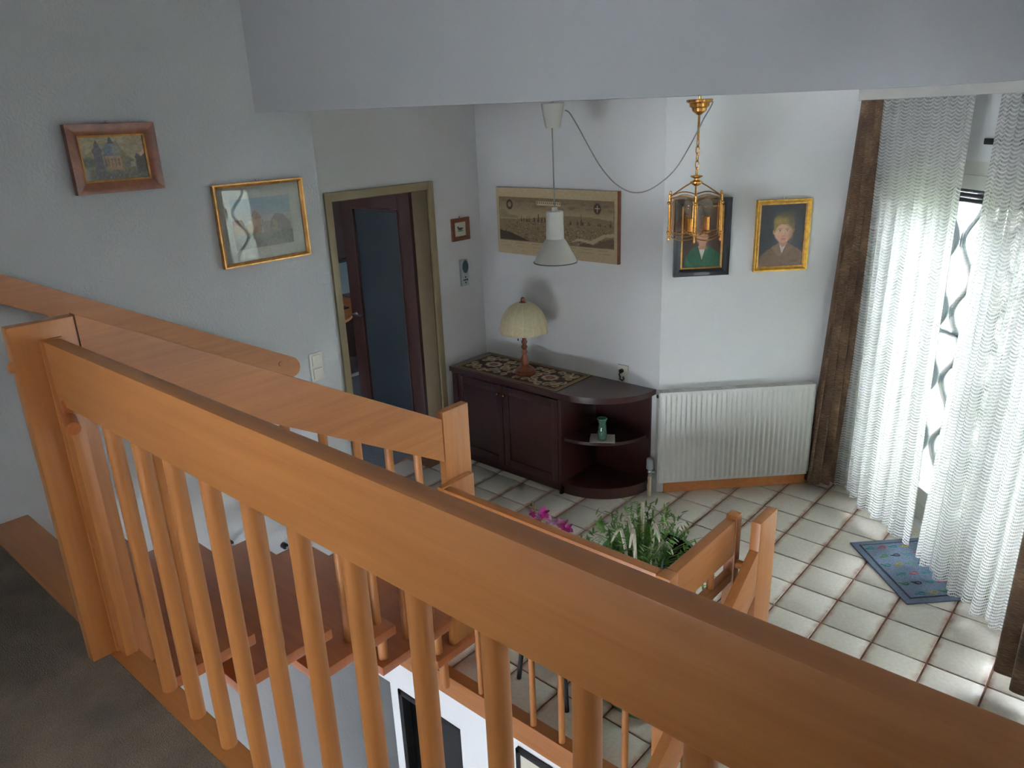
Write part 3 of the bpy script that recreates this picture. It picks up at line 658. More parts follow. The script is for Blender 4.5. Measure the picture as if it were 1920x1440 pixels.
for k in range(30): c.ell(RNG.uniform(.05, .95), RNG.uniform(.04, .24), .008, .03, (56, 50, 46) if k % 3 else (140, 130, 110), .4, .7)
paint_obj('canvas', 'oil_paint', c, P(.05, .05, .012), (0, Wd-.1, 0), (0, 0, Hd-.1), t)
# 2: watercolour in a thin gold frame behind glass
tl, br_ = on(393, 348, 0, XS), on(579, 478, 0, XS); bl_ = on(415, 503, 0, XS)
y0, y1, z0, z1 = tl[1], br_[1], (br_[2]+bl_[2])/2, tl[2]
t, P, Wd, Hd = picture_frame('town_watercolour', 'pale watercolour of an old town in a thin gold frame on the stair wall', (XS, y0, z0), (0, y1-y0, 0), (0, 0, z1-z0), (1, 0, 0), .018, .02, .022, 'gold_dull', glassy=True)
c = Cv(110, 88, (206, 204, 196)); 
def inpic(c):
    c.rect(.14, .16, .86, .84, (196, 194, 190)); c.mask(((c.X > .14) & (c.X < .86) & (c.Y > .6) & (c.Y < .84))*np.clip(1-abs(c.Y-.84+.18*(c.X-.14))*4, 0, 1), (128, 164, 190), .7)
    c.rect(.14, .16, .86, .36, (138, 134, 122)); c.poly([(.14, .36), (.14, .56), (.26, .55), (.28, .36)], (168, 128, 92)); c.rect(.14, .5, .25, .56, (150, 96, 76))
    c.poly([(.28, .36), (.28, .48), (.38, .52), (.38, .36)], (176, 150, 110)); c.rect(.36, .36, .48, .56, (168, 132, 96)); c.poly([(.33, .54), (.42, .68), (.5, .56)], (136, 92, 74))
    c.rect(.5, .36, .6, .5, (160, 146, 132)); c.poly([(.58, .36), (.58, .48), (.66, .6), (.76, .58), (.84, .46), (.84, .36)], (150, 140, 136)); c.rect(.62, .36, .68, .52, (176, 160, 128))
    for k in range(70):
        x, y = RNG.uniform(.15, .85), RNG.uniform(.17, .36); c.ell(x, y, .008, .016, (90+RNG.uniform(-25, 40),)*3, .4, .7)
    for k in range(26):
        x, y = RNG.uniform(.16, .84), RNG.uniform(.38, .52); c.rect(x, y, x+.012, y+.025, (108, 84, 70), .7)
inpic(c); c.noise(50, 4, 4)
paint_obj('sheet', 'print_matt', c, P(.017, .017, .006), (0, Wd-.034, 0), (0, 0, Hd-.034), t)
# 3: tiny framed drawing beside the door
cs_ = [on(*q, 0, XD) for q in ((844, 411), (877, 406), (878, 448), (846, 453))]
y0, y1, z0, z1 = cs_[0][1], cs_[2][1], cs_[3][2]-.002, cs_[0][2]
t, P, Wd, Hd = picture_frame('duck_drawing', 'tiny bird drawing in a dark wooden frame beside the door', (XD, y0, z0), (0, y1-y0, 0), (0, 0, z1-z0), (1, 0, 0), .03, .02, .02, 'framebrown')
c = Cv(44, 40, (214, 208, 188)); c.ell(.5, .52, .2, .09, (56, 60, 60)); c.ell(.32, .64, .07, .08, (60, 60, 60)); c.ell(.66, .54, .14, .05, (70, 60, 50)); c.ell(.52, .38, .28, .06, (96, 150, 126)); c.noise(20, 3, 5)
paint_obj('sheet', 'print_matt', c, P(.03, .03, .008), (0, Wd-.06, 0), (0, 0, Hd-.06), t)
# thermostat-like handset below it
q0, q1 = on(860, 488, 0, XD), on(875, 534, 0, XD)
t = thing('wall_thermostat', 'slim silver wall control with a dark oval display under the bird drawing', 'thermostat', (XD, (q0[1]+q1[1])/2, q1[2]))
yc, zc = (q0[1]+q1[1])/2, (q0[2]+q1[2])/2; hh = abs(q0[2]-q1[2])/2
MB().box((XD+.001, yc-.035, zc-hh), (XD+.024, yc+.035, zc+hh), .006).build('case', 'silver_plastic', t)
w = MB(Matrix.Translation((XD+.023, yc+.006, zc+.045)) @ Matrix.Rotation(pi/2, 4, 'Y') @ Matrix.Diagonal((1.6, 1, 1, 1))); w.cyl((0, 0, 0), (0, 0, .004), .029, n=24); w.build('display', 'screen_dark', t)
for dy, dz in ((0, 0), (0, .02), (0, -.02), (.016, 0), (-.016, 0)): MB().cyl((XD+.023, yc+.002+dy, zc-.05+dz), (XD+.027, yc+.002+dy, zc-.05+dz), .006, n=10).build('button', 'plastic_black', t)
# 4: long town engraving
cs_ = [on(*q, 1, YS) for q in ((935, 348), (1165, 360), (1164, 497), (938, 470))]
x0, x1 = (cs_[0][0]+cs_[3][0])/2, (cs_[1][0]+cs_[2][0])/2; z1, z0 = (cs_[0][2]+cs_[1][2])/2, (cs_[2][2]+cs_[3][2])/2
t = thing('town_engraving', 'long sepia engraving of a walled city mounted on a beige board', 'print', ((x0+x1)/2, YS, z0))
MB().box((x0, YS-.024, z0), (x1, YS-.001, z1), .002).build('board', 'framebrown', t)
c = Cv(240, 106, (196, 176, 140)); bx0, bx1, by0, by1 = .022, .978, .2, .86
ins = lambda X, Y: ((X > bx0) & (X < bx1) & (Y > by0) & (Y < by1))
c.rect(bx0, by0, bx1, by1, (96, 82, 62)); c.rect(bx0+.004, by0+.01, bx1-.004, by1-.01, (176, 158, 124))
sky = np.clip((c.Y-.62)/.2, 0, 1)*ins(c.X, c.Y); c.mask(sky, (128, 112, 86), .9); 
g2 = np.random.default_rng(3)
for k in range(60): c.ell(g2.uniform(.05, .95), g2.uniform(.7, .84), g2.uniform(.01, .04), g2.uniform(.008, .02), (108, 94, 72) if k % 2 else (150, 134, 104), .6, .5)
hor = .58-.05*np.sin(c.X*5+1.2); c.mask((ins(c.X, c.Y) & (c.Y < hor)).astype(float), (140, 122, 92))
for k in range(520):
    x = g2.uniform(.03, .97); y = g2.uniform(by0+.02, .55); s_ = .5+1.*(.6-y); c.rect(x, y, x+.006*s_+.002, y+.018*s_, (70, 58, 44) if g2.random() < .55 else (190, 172, 138), .8)
for k in range(46):
    x = float(np.clip(g2.normal(.6, .22), .06, .95)); h_ = g2.uniform(.04, .1)+(.1 if k in (3, 9, 20) else 0); c.poly([(x-.005, .5), (x-.004, .5+h_*.6), (x, .5+h_), (x+.004, .5+h_*.6), (x+.005, .5)], (74, 62, 48), .9)
c.poly([(bx0, by0+.01), (bx0, .36), (.12, .33), (.3, by0+.01)], (62, 48, 36)); c.poly([(bx0, .66), (.06, .68), (.12, .6), (.2, .58), (.2, .55), (bx0, .55)], (150, 134, 104))
c.poly([(.62, .24), (.7, .32), (.8, .3), (.9, .4), (.976, .42), (.976, .37), (.91, .36), (.82, .25), (.7, .28)], (196, 178, 146)); c.poly([(.7, .2), (.74, .26), (.82, .24), (.94, .34), (.976, .33), (.976, .21)], (92, 76, 56), .8)
c.rect(.36, .76, .56, .82, (206, 190, 156)); 
for k in range(12): c.rect(.365+.0165*k, .775, .374+.0165*k, .808, (112, 96, 72))
for x in (.12, .85): c.ell(x, .75, .028, .075, (66, 52, 40), .1); 
c.ell(.12, .75, .016, .04, (150, 132, 100)); c.rect(.846, .7, .854, .8, (214, 200, 170)); c.rect(.832, .752, .868, .762, (214, 200, 170))
for k in range(7):
    for j in range(3): c.rect(.03+.138*k, .165-.022*j, .03+.138*k+g2.uniform(.06, .11), .172-.022*j, (150, 132, 100), .6)
c.noise(90, 5, 6)
paint_obj('sheet', 'print_matt', c, (x0+.001, YS-.0255, z0+.001), (x1-x0-.012, 0, 0), (0, 0, z1-z0-.002), t)
# 5, 6: portraits on the radiator wall
def on_rad(x, y):
    d = ray(x, y); n = np.array([R2, -R2, 0]); P0 = W(0, 0, 0); return CAM+d*(((P0-CAM)@n)/(d@n))
def uz(x, y): p = on_rad(x, y); return ((p[0]+p[1]-2.1)*R2, p[2])
NR = np.array([R2, -R2, 0]); UR = np.array([R2, R2, 0])
def portrait(px, name, label, wd, dp, fm, inner, cv):
    q = [uz(*p) for p in px]; u0 = (q[0][0]+q[3][0])/2; u1 = (q[1][0]+q[2][0])/2; z1 = (q[0][1]+q[1][1])/2; z0 = (q[2][1]+q[3][1])/2
    t, P, Wd, Hd = picture_frame(name, label, W(u0, 0, z0), UR*(u1-u0), (0, 0, z1-z0), NR, wd, wd, dp, fm, inner)
    paint_obj('canvas', 'oil_paint', cv, P(wd+.004, wd+.004, dp*.4), UR*(Wd-2*wd-.008), (0, 0, Hd-2*wd-.008), t)
c = Cv(80, 104, (62, 42, 32)); c.noise(5, 6, 8); c.poly([(.08, 0), (.12, .22), (.3, .34), (.5, .36), (.72, .34), (.92, .24), (1, .18), (1, 0)], (34, 88, 62)); c.poly([(.4, .36), (.52, .12), (.62, .36)], (206, 200, 186)); c.line(.4, .36, .52, .1, .012, (22, 58, 40)); c.line(.62, .36, .52, .1, .012, (22, 58, 40)); c.rect(.43, .3, .6, .46, (178, 120, 92))
c.ell(.51, .57, .17, .2, (190, 136, 106)); c.ell(.5, .73, .2, .12, (92, 58, 34)); c.ell(.33, .6, .04, .12, (88, 56, 34)); c.ell(.69, .6, .04, .12, (88, 56, 34)); c.ell(.44, .58, .025, .012, (52, 44, 40)); c.ell(.58, .58, .025, .012, (52, 44, 40)); c.ell(.51, .46, .045, .012, (160, 84, 76)); c.ell(.51, .53, .02, .035, (204, 150, 120), .5, .6); c.poly([(.1, .2), (.3, 0), (.2, 0), (.08, .1)], (54, 112, 84), .6); c.noise(22, 5, 9)
portrait([(1270, 372), (1372, 370), (1362, 514), (1256, 518)], 'green_portrait', 'portrait of a child in a green jacket in a black frame', .045, .028, 'black_lacquer', 'gold_dull', c)
c = Cv(110, 150, (44, 44, 48)); c.noise(5, 6, 11); c.poly([(.0, 0), (.05, .17), (.2, .27), (.42, .36), (.66, .36), (.88, .28), (1, .2), (1, 0)], (112, 88, 68)); c.poly([(.44, .4), (.53, .2), (.64, .4)], (210, 206, 196)); c.poly([(.28, .31), (.44, .38), (.53, .16), (.42, .17)], (132, 106, 84)); c.poly([(.64, .38), (.8, .31), (.64, .18), (.54, .16)], (126, 100, 78)); c.line(.53, .17, .54, 0, .006, (76, 58, 46)); c.line(.28, .3, .42, .17, .005, (78, 60, 48)); c.line(.8, .3, .64, .18, .005, (78, 60, 48)); c.ell(.8, .08, .1, .02, (84, 66, 52), .3, .7)
c.poly([(.43, .48), (.45, .36), (.54, .31), (.63, .36), (.65, .48)], (186, 136, 110)); c.ell(.34, .56, .035, .045, (200, 146, 118)); c.ell(.75, .58, .03, .045, (150, 106, 86)); c.ell(.54, .54, .2, .15, (214, 168, 138), .08); c.poly([(.37, .5), (.44, .41), (.54, .375), (.64, .41), (.71, .5)], (208, 160, 130))
c.poly([(.335, .53), (.31, .62), (.31, .72), (.36, .8), (.46, .85), (.58, .86), (.7, .82), (.77, .74), (.77, .62), (.745, .53), (.725, .6), (.69, .65), (.62, .685), (.55, .668), (.47, .69), (.4, .65), (.365, .6)], (112, 94, 46)); c.ell(.42, .735, .1, .06, (172, 148, 76), .6, .8); c.ell(.6, .72, .06, .05, (182, 156, 84), .6, .7); c.ell(.7, .75, .09, .1, (66, 58, 40), .6, .85); c.ell(.55, .83, .16, .04, (70, 60, 38), .6, .8); c.ell(.36, .62, .025, .07, (150, 128, 66), .5, .6)
for k in range(24): x = .34+.4*k/23; c.line(x, .8-.1*abs(x-.54), x+(x-.54)*.25, .68-.25*abs(x-.54), .004, (86, 70, 36) if k % 2 else (176, 150, 84), .5)
for x in (.46, .62): c.ell(x, .575, .034, .014, (232, 214, 200)); c.ell(x, .575, .016, .015, (64, 56, 58)); c.line(x-.045, .603, x+.045, .607, .007, (122, 88, 60)); c.line(x-.035, .588, x+.035, .588, .004, (120, 84, 70))
c.ell(.545, .53, .022, .05, (226, 184, 154), .5, .8); c.ell(.57, .53, .014, .05, (176, 128, 104), .6, .6); c.ell(.545, .487, .034, .012, (172, 116, 96), .4, .8); c.ell(.545, .443, .052, .011, (170, 88, 82), .3); c.ell(.545, .43, .045, .008, (196, 122, 108), .4); c.ell(.43, .5, .05, .035, (224, 160, 136), .7, .5); c.ell(.7, .5, .045, .1, (160, 116, 94), .7, .7); c.noise(30, 4, 12); c.noise(70, 3, 13)
portrait([(1421, 375), (1521, 371), (1508, 504), (1407, 509)], 'boy_portrait', 'portrait of a fair-haired boy in a brown jacket in a gold frame', .022, .026, 'gold', 'gold_dull', c)

# light switch on stair wall
q0, q1 = on(578, 663, 0, XS), on(607, 710, 0, XS); yc, zc = (q0[1]+q1[1])/2, (q0[2]+q1[2])/2
t = thing('light_switch', 'cream double light switch at the end of the handrail', 'switch', (XS, yc, zc))
MB().box((XS, yc-.04, zc-.076), (XS+.01, yc+.04, zc+.076), .004).build('plate', 'plastic_white', t)
for dz in (.036, -.036): MB().bar((XS+.012, yc-.027, zc+dz), (XS+.012, yc+.027, zc+dz), .009, .056, .003, (0, 0, 1)).build('rocker', 'plastic_white', t)
# socket above the sideboard
cs_ = [on(*q, 1, YS) for q in ((1160, 700), (1178, 699), (1178, 727), (1160, 724))]
xc, zc = np.mean([p[0] for p in cs_]), .795
t = thing('wall_socket', 'white wall socket with a black plug above the sideboard', 'socket', (xc, YS, zc))
MB().box((xc-.04, YS-.012, zc-.055), (xc+.04, YS, zc+.06), .004).build('plate', 'plastic_white', t)
MB().cyl((xc-.004, YS-.011, zc+.022), (xc-.004, YS-.03, zc+.022), .014, n=14).build('plug', 'plastic_black', t)
MB().tube([(xc-.004, YS-.028, zc+.018), (xc-.012, YS-.034, zc), (xc-.006, YS-.03, zc-.02), (xc-.018, YS-.02, zc-.035), (xc+.004, YS-.02, zc-.045), (xc+.016, YS-.02, zc-.03), (xc+.008, YS-.018, zc-.015)], .005, 8).build('cable', 'plastic_black', t)

# ================================================================== DOOR
dr = thing('door_1', 'open dark brown glazed door in a beige frame', 'door', (XD, .07, 0), kind='structure')
fw = .042
def dbox(lo, hi, name, m, par, bev=.003): return MB().box(lo, hi, bev).build(name, m, par)
yo0, yo1, zo = DY0-fw, DY1+fw, DZ+.045
dbox((XD, yo0, 0), (XD+.018, DY0+.006, zo), 'frame_jamb', 'beige_steel', dr); dbox((XD, DY1-.006, 0), (XD+.018, yo1, zo), 'frame_jamb', 'beige_steel', dr)
dbox((XD, DY0+.006, DZ-.006), (XD+.018, DY1-.006, zo), 'frame_head', 'beige_steel', dr)
dbox((XD-.15, DY0-.0, 0), (XD, DY0+.012, DZ), 'reveal', 'reveal_shade', dr, 0); dbox((XD-.15, DY1-.012, 0), (XD, DY1, DZ), 'reveal', 'reveal_shade', dr, 0); dbox((XD-.15, DY0+.012, DZ-.012), (XD, DY1-.012, DZ), 'reveal', 'reveal_shade', dr, 0)
# leaf swings into the room behind, hinged on the far jamb
H = Vector((XD-.155, DY1-.015, 0)); TH = math.radians(180); LW, LH = .78, 1.985
ML = Matrix.Translation(H) @ Matrix.Rotation(TH, 4, 'Z')
lf = thing('x', '', '', (0, 0, 0)); bpy.data.objects.remove(lf)
lm = MB(ML); lm.obox(Matrix.Translation((.065, 0, LH/2)), (.13, .04, LH), .003); lm.obox(Matrix.Translation((LW-.065, 0, LH/2)), (.13, .04, LH), .003)
lm.obox(Matrix.Translation((LW/2, 0, LH-.065)), (LW-.26, .04, .13), .003); lm.obox(Matrix.Translation((LW/2, 0, .12)), (LW-.26, .04, .23), .003)
leaf = lm.build('leaf', 'doorwood_z', dr)
gm = MB(ML); gm.obox(Matrix.Translation((LW/2, 0, (LH-.13+.235)/2)), (LW-.26, .008, LH-.13-.235)); gm.build('pane', 'frosted', leaf)
for (cx_, cz_, sx_, sz_) in ((.137, (LH+.105)/2, .014, LH-.365), (LW-.137, (LH+.105)/2, .014, LH-.365), (LW/2, LH-.137, LW-.26, .014), (LW/2, .242, LW-.26, .014)):
    b_ = MB(ML); b_.obox(Matrix.Translation((cx_, 0, cz_)), (sx_, .05, sz_), .003); b_.build('glazing_bead', 'doorwood_z', leaf)
hm = MB(ML)
for sg in (1, -1):
    hm.cyl((LW-.06, 0, 1.03), (LW-.06, sg*.06, 1.03), .011, n=12); hm.cyl((LW-.06, sg*.055, 1.03), (LW-.18, sg*.06, 1.03), .011, .009, n=12); hm.cyl((LW-.06, sg*.02, 1.03), (LW-.06, sg*.027, 1.03), .025, n=18)
hm.build('handle', 'chrome', leaf)

# room behind the door
struct('floor_study', MB().box((-6.2, -2.4, -.12), (XD-.3, 2.6, -.004)), 'grey_carpet', 'grey carpet of the room behind the door', 'floor', 0)
w = MB(); w.box((-6.3, -2.5, -.1), (-6.2, 2.7, 2.75)); w.box((-6.2, 2.6, -.1), (XD-.14, 2.7, 2.75)); w.box((-6.2, -2.5, -.1), (XD-.02, -2.4, 2.75)); w.box((-6.3, -2.5, 2.6), (XD-.14, 2.7, 2.75)); w.box((XD-.14, YS+.3, -.1), (XD-.02, 2.6, 2.6))
struct('wall_study', w, 'wall_smooth', 'walls of the dim room behind the door', 'wall', 0)
def study(px, dist): return atd(px[0], px[1], dist)
# dark cabinet far in
cb = thing('study_cabinet', 'tall brown cabinet in the room behind the door', 'cabinet', (-5.3, .2, 0))
cx0 = -5.9
MB().box((cx0, -1.2, 0), (-5.45, 2.0, 2.3), .004).build('body', 'doorwood_z', cb)
for k in range(4):
    MB().box((-5.45, -1.19+.8*k, .06), (-5.43, -1.19+.8*k+.78, 1.1), .004).build('door', 'doorwood_z', cb)
    MB().box((-5.45, -1.19+.8*k, 1.14), (-5.43, -1.19+.8*k+.78, 2.26), .004).build('door', 'doorwood_z', cb)
# desk with monitor
p = on(650, 600, 2, .74)
dk = thing('study_desk', 'rounded light wooden desk in the room behind the door', 'desk', (-4.75, .0, 0))
MB().prism([(-5.3+.0, -.8), (-4.5, -.8)]+[(-4.5+.22*math.sin(a_), -.2-.0+.35*(1-math.cos(a_))*0+.35*a_/pi*2-.35) for a_ in np.linspace(0, pi, 12)]+[(-4.5, .5), (-5.3, .5)], .72, .745).build('desk_top', 'beech_x', dk)
for xx, yy in ((-5.2, -.7), (-4.6, -.7), (-5.2, .4), (-4.6, .4)): MB().cyl((xx, yy, 0), (xx, yy, .72), .025, n=12).build('leg', 'black', dk)
mn = thing('study_monitor', 'black monitor on the desk behind the door', 'monitor', (-4.85, -.05, .745))
MB().box((-4.95, -.2, .745), (-4.75, .1, .76), .004).build('foot', 'black', mn); MB().box((-4.88, -.08, .76), (-4.85, -.02, .9), .004).build('neck', 'black', mn); MB().box((-4.86, -.32, .86), (-4.82, .24, 1.2), .006).build('housing', 'black', mn); MB().box((-4.82, -.3, .88), (-4.815, .22, 1.18)).build('screen', 'screen_dark', mn)
ch = thing('study_chair', 'chrome tubular chair in the room behind the door', 'chair', (-3.9, -.05, 0))
for sgn in (-.2, .2):
    MB().tube([(-4.15, sgn-.05, .02), (-3.75, sgn-.05, .02), (-3.7, sgn-.05, .06), (-3.7, sgn-.05, .4), (-3.74, sgn-.05, .45), (-4.1, sgn-.05, .45)], .012, 8).build('frame_tube', 'chrome', ch)
MB().box((-4.12, -.27, .455), (-3.68, .17, .49), .01).build('seat', 'black', ch)
MB().tube([(-4.1, -.25, .45), (-4.2, -.25, .85), (-4.2, .15, .85), (-4.1, .15, .45)], .012, 8).build('back_tube', 'chrome', ch)

dk.location += Vector((-.1, 1.05, 0)); mn.location += Vector((0, 1.15, 0)); ch.location += Vector((-.05, .6, 0))   # in line with the door gap
# ================================================================== SIDEBOARD
SX0, SX1, SY0, SY1, SZ = XD+.024, -1.622, .535, YS-.004, .735
EX, EY = .468, SY1-SY0
sb = thing('sideboard', 'dark mahogany sideboard with two doors and a rounded open shelf end', 'sideboard', ((SX0+SX1)/2, .74, 0))
def arc(rx, ry, n=24, a0=-pi/2, a1=0.): return [(SX1+rx*math.cos(a), SY1+ry*math.sin(a)) for a in np.linspace(a0, a1, n)]
w = MB(); w.prism([(SX0, SY1), (SX0, SY0)]+arc(EX, EY), SZ-.034, SZ); w.build('top', 'mahogany_x', sb, 50)
w = MB(); w.prism([(SX0+.01, SY1), (SX0+.01, SY0+.012)]+arc(EX-.02, EY-.014), SZ-.048, SZ-.034); w.build('top_moulding', 'mahogany_x', sb, 50)
MB().box((SX0+.012, SY0+.035, .06), (SX1-.02, SY1, SZ-.048)).build('body', 'mahogany_x', sb)
MB().box((SX0+.03, SY0+.05, 0), (SX1, SY0+.07, .062)).build('plinth', 'mahogany_x', sb)
MB().box((SX1-.02, SY0+.012, .0), (SX1+.0, SY1, SZ-.048), .002).build('divider', 'mahogany_z', sb)
MB().box((SX1, SY1-.014, .05), (SX1+EX-.03, SY1, SZ-.048)).build('back_panel', 'mahogany_z', sb)
for z, rx, ry, th in ((.405, EX-.06, EY-.05, .022), (.085, EX-.03, EY-.022, .024)):
    w = MB(); w.prism([(SX1, SY1-.014)]+[(x, min(y, SY1-.014)) for x, y in arc(rx, ry)], z-th, z); w.build('shelf', 'mahogany_x', sb, 50)
w = MB(); w.prism([(SX1, SY1-.014)]+[(x, min(y, SY1-.014)) for x, y in arc(EX-.045, EY-.04)], 0, .062); w.build('plinth', 'mahogany_x', sb, 50)
dx0, dxm, dx1 = SX0+.06, -2.135, SX1-.026
MB().box((SX0+.012, SY0+.014, .06), (dx0-.003, SY0+.035, SZ-.05), .002).build('stile', 'mahogany_z', sb)
for a, b, kx in ((dx0, dxm-.002, dxm-.03), (dxm+.002, dx1, dxm+.028)):
    d_ = MB(); fr = .055; z0, z1 = .075, SZ-.058
    d_.box((a, SY0+.014, z0), (a+fr, SY0+.034, z1), .002); d_.box((b-fr, SY0+.014, z0), (b, SY0+.034, z1), .002); d_.box((a+fr, SY0+.014, z0), (b-fr, SY0+.034, z0+fr), .002); d_.box((a+fr, SY0+.014, z1-fr), (b-fr, SY0+.034, z1), .002)
    door = d_.build('door', 'mahogany_z', sb); MB().box((a+fr, SY0+.023, z0+fr), (b-fr, SY0+.033, z1-fr), 0).build('door_panel', 'mahogany_z', door)
    kn = MB(); kn.cyl((kx, SY0+.014, .615), (kx, SY0-.002, .615), .005, n=10); kn.sphere((kx, SY0-.004, .615), .01); kn.build('knob', 'brass', door)
# runner
def runner_cv():
    c = Cv(240, 104, (58, 40, 34)); X, Y = c.X, c.Y
    g = np.random.default_rng(5); ar = 2.4
    def sp(cx, cy, r, a0, turns, col, wd):
        for k in range(26):
            a = a0+turns*2*pi*k/25; rr = r*(1-.75*k/25); c.ell(cx+rr*math.cos(a)/ar, cy+rr*math.sin(a), wd/ar, wd, col, .3, .9)
    for sx in (0, 1):
        for sy in (0, 1):
            for (cx, cy, r, a0, tn) in ((.08, .2, .09, 0, .9), (.15, .2, .09, 2, -.9), (.22, .19, .09, 4, .9), (.29, .21, .09, 1, .9), (.36, .2, .09, 3, -.9), (.43, .2, .08, 5, .9), (.08, .38, .09, 2, .9), (.13, .33, .08, 3, .9), (.31, .36, .09, 1, -.8), (.38, .4, .1, 3, -.9), (.45, .34, .08, 0, .9), (.34, .48, .07, 4, .8)):
                x = cx if sx == 0 else 1-cx; y = cy if sy == 0 else 1-cy; sp(x, y, r, a0 if sx == 0 else pi-a0, tn*(1 if sx == sy else -1), (188, 168, 134), .022); sp(x, y, r*.55, a0+1.5, -tn, (150, 128, 104), .016)
    for cx in (.22, .5, .78):
        for k in range(8): a = k*pi/4; c.ell(cx+.09*math.cos(a)/ar*1.3, .5+.1*math.sin(a), .045/ar*1.2, .05, (196, 178, 158), .25); c.ell(cx+.055*math.cos(a)/ar*1.3, .5+.06*math.sin(a), .028/ar, .03, (150, 78, 70), .3)
        c.ell(cx, .5, .04/ar, .04, (120, 130, 112), .3)
    for m_, col in ((.085, (150, 132, 100)), (.06, (40, 30, 28)), (.045, (150, 126, 92))):
        e = (X*ar < m_) | (X*ar > ar-m_) | (Y < m_) | (Y > 1-m_); c.mask(e.astype(float), col)
    c.noise(110, 7, 7); return c
rx0, rx1, ry0, ry1 = SX0+.045, -1.655, SY0+.012, SY1-.014
t = thing('table_runner', 'woven brown and beige floral runner on the sideboard', 'runner', ((rx0+rx1)/2, (ry0+ry1)/2, SZ))
MB().box((rx0, ry0, SZ), (rx1, ry1, SZ+.003)).build('backing', 'soil', t)
paint_obj('weave', 'tapestry', runner_cv(), (rx0, ry0, SZ+.0035), (rx1-rx0, 0, 0), (0, ry1-ry0, 0), t)
# table lamp
lc = on(985, 701, 2, SZ+.004); lx, ly = lc[0], lc[1]; zb = SZ+.0045
tl_ = thing('table_lamp', 'table lamp with turned wooden foot and ribbed cream dome shade', 'lamp', (lx, ly, zb))
w = MB(); w.lathe([(.07, 0), (.076, .006), (.076, .018), (.066, .026), (.068, .034), (.058, .044), (.05, .05), (.03, .062), (.024, .075), (.03, .09), (.03, .11), (.02, .13), (.016, .145)], (lx, ly, zb), 20); w.build('foot', 'lampwood', tl_)
prof = []
for k in range(4):
    z = .145+.036*k; prof += [(.014, z), (.021, z+.01), (.022, z+.02), (.014, z+.034)]
prof += [(.014, .295), (.026, .305), (.024, .318), (.012, .33), (.008, .52)]
w = MB(); w.lathe(prof, (lx, ly, zb), 16); w.build('stem', 'lampwood', tl_)
zs = zb+.305; nrib = 14
def shadeP(s, tt):
    a = 2*pi*s; rib = .95+.05*abs(math.sin(a*nrib/2))**.5; th = tt*pi/2*.93; r = .165*math.cos(th)**.8*rib; return (lx+r*math.cos(a), ly+r*math.sin(a), zs+.205*math.sin(th)**1.05)
shd = grid('shade', 'shade_cloth', shadeP, nrib*6, 14, tl_, thick=.003)
for k in range(nrib):
    w = MB(); w.tube([np.array(shadeP(k/nrib, t_/12))+np.array([0, 0, .001]) for t_ in range(13)], .0032, 6); w.build('shade_rib', 'shade_seam', shd)
w = MB(); w.lathe([(.012, 0), (.02, .008), (.012, .016), (.017, .026), (.014, .038), (.004, .046)], (lx, ly, zs+.196), 14); w.build('finial', 'lampwood', tl_)
pc = on(976, 645, 0, lx+.06) if False else np.array([lx-.03, ly-.03, 0]); w = MB(); w.tube([(pc[0], pc[1], zs+.03), (pc[0], pc[1], zs-.045)], .0015, 6); w.sphere((pc[0], pc[1], zs-.055), .006, 8, 6, (.8, .8, 1.6)); w.build('pull_chain', 'plastic_black', tl_)
# doily + vase
q = [on(*p, 2, .407) for p in ((1105, 829), (1108, 813), (1153, 815), (1153, 831))]
w = MB(); w.prism([tuple(p[:2]) for p in q],   .4056, .408); tag(w.build('doily', 'doily'), 'small grey-white cloth doily under the glass vase', 'doily')
vx, vy = on(1129, 824, 2, .41)[:2]
va = thing('glass_vase', 'small green iridescent glass vase on the open shelf', 'vase', (vx, vy, .408))
prof = [(.03, 0), (.031, .05), (.026, .09), (.024, .12), (.032, .15)]
w = MB(); w.lathe(prof+[(r-.003, z) for r, z in reversed(prof[1:])]+[(.02, .012)], (vx, vy, .408), 24, False); w.build('body', 'vase_glass', va)
w = MB(); w.lathe([(.029, .149), (.033, .149), (.033, .153), (.029, .153), (.029, .149)], (vx, vy, .408), 24, False); w.build('rim', 'teal', va)

# ================================================================== RADIATOR
ru0, ru1 = uz(1226, 800)[0]+.01, uz(1513, 800)[0]-.012; rz0, rz1 = .105, .742; rv = .1
ra = thing('radiator', 'white ribbed panel radiator on the wall', 'radiator', W((ru0+ru1)/2, .05, 0))
nr = 30; prof = []; pw = (ru1-ru0-.03)/nr; 
prof.append((ru0, rv-.02)); prof.append((ru0+.008, rv-.008))
for k in range(nr):
    b0 = ru0+.015+k*pw; prof += [(b0, rv-.009), (b0+pw*.18, rv-.008), (b0+pw*.34, rv+.003), (b0+pw*.72, rv+.003), (b0+pw*.88, rv-.008)]
prof += [(ru1-.008, rv-.008), (ru1, rv-.02)]
w = MB(); n = len(prof); zr = [rz0+.0, rz0+.018, rz0+.034, rz1-.03, rz1-.016, rz1]
def zf(v, z): return v if rz0+.03 < z < rz1-.028 else (min(v, rv-.008) if rz0+.01 < z < rz1-.01 else rv-.016)
vs = [W(u, zf(v, z), z) for z in zr for u, v in prof]
w.add(vs, [(k*n+i, k*n+i+1, (k+1)*n+i+1, (k+1)*n+i) for k in range(len(zr)-1) for i in range(n-1)]); w.build('front_panel', 'radiator_white', ra, 50)
w = MB(); ub(w, ru0, ru1, rv-.075, rv-.016, rz0+.0, rz1-.02, .004); w.build('rear_panel', 'radiator_white', ra)
for a_, b_ in ((ru0-.003, ru0+.0), (ru1, ru1+.003)): ub(MB(), a_, b_, rv-.08, rv-.01, rz0+.02, rz1, .001).build('side_cover', 'radiator_white', ra)
tg = MB(); ub(tg, ru0, ru1, rv-.08, rv-.074, rz1-.02, rz1, .001); ub(tg, ru0, ru1, rv-.022, rv-.014, rz1-.02, rz1+.001, .001)
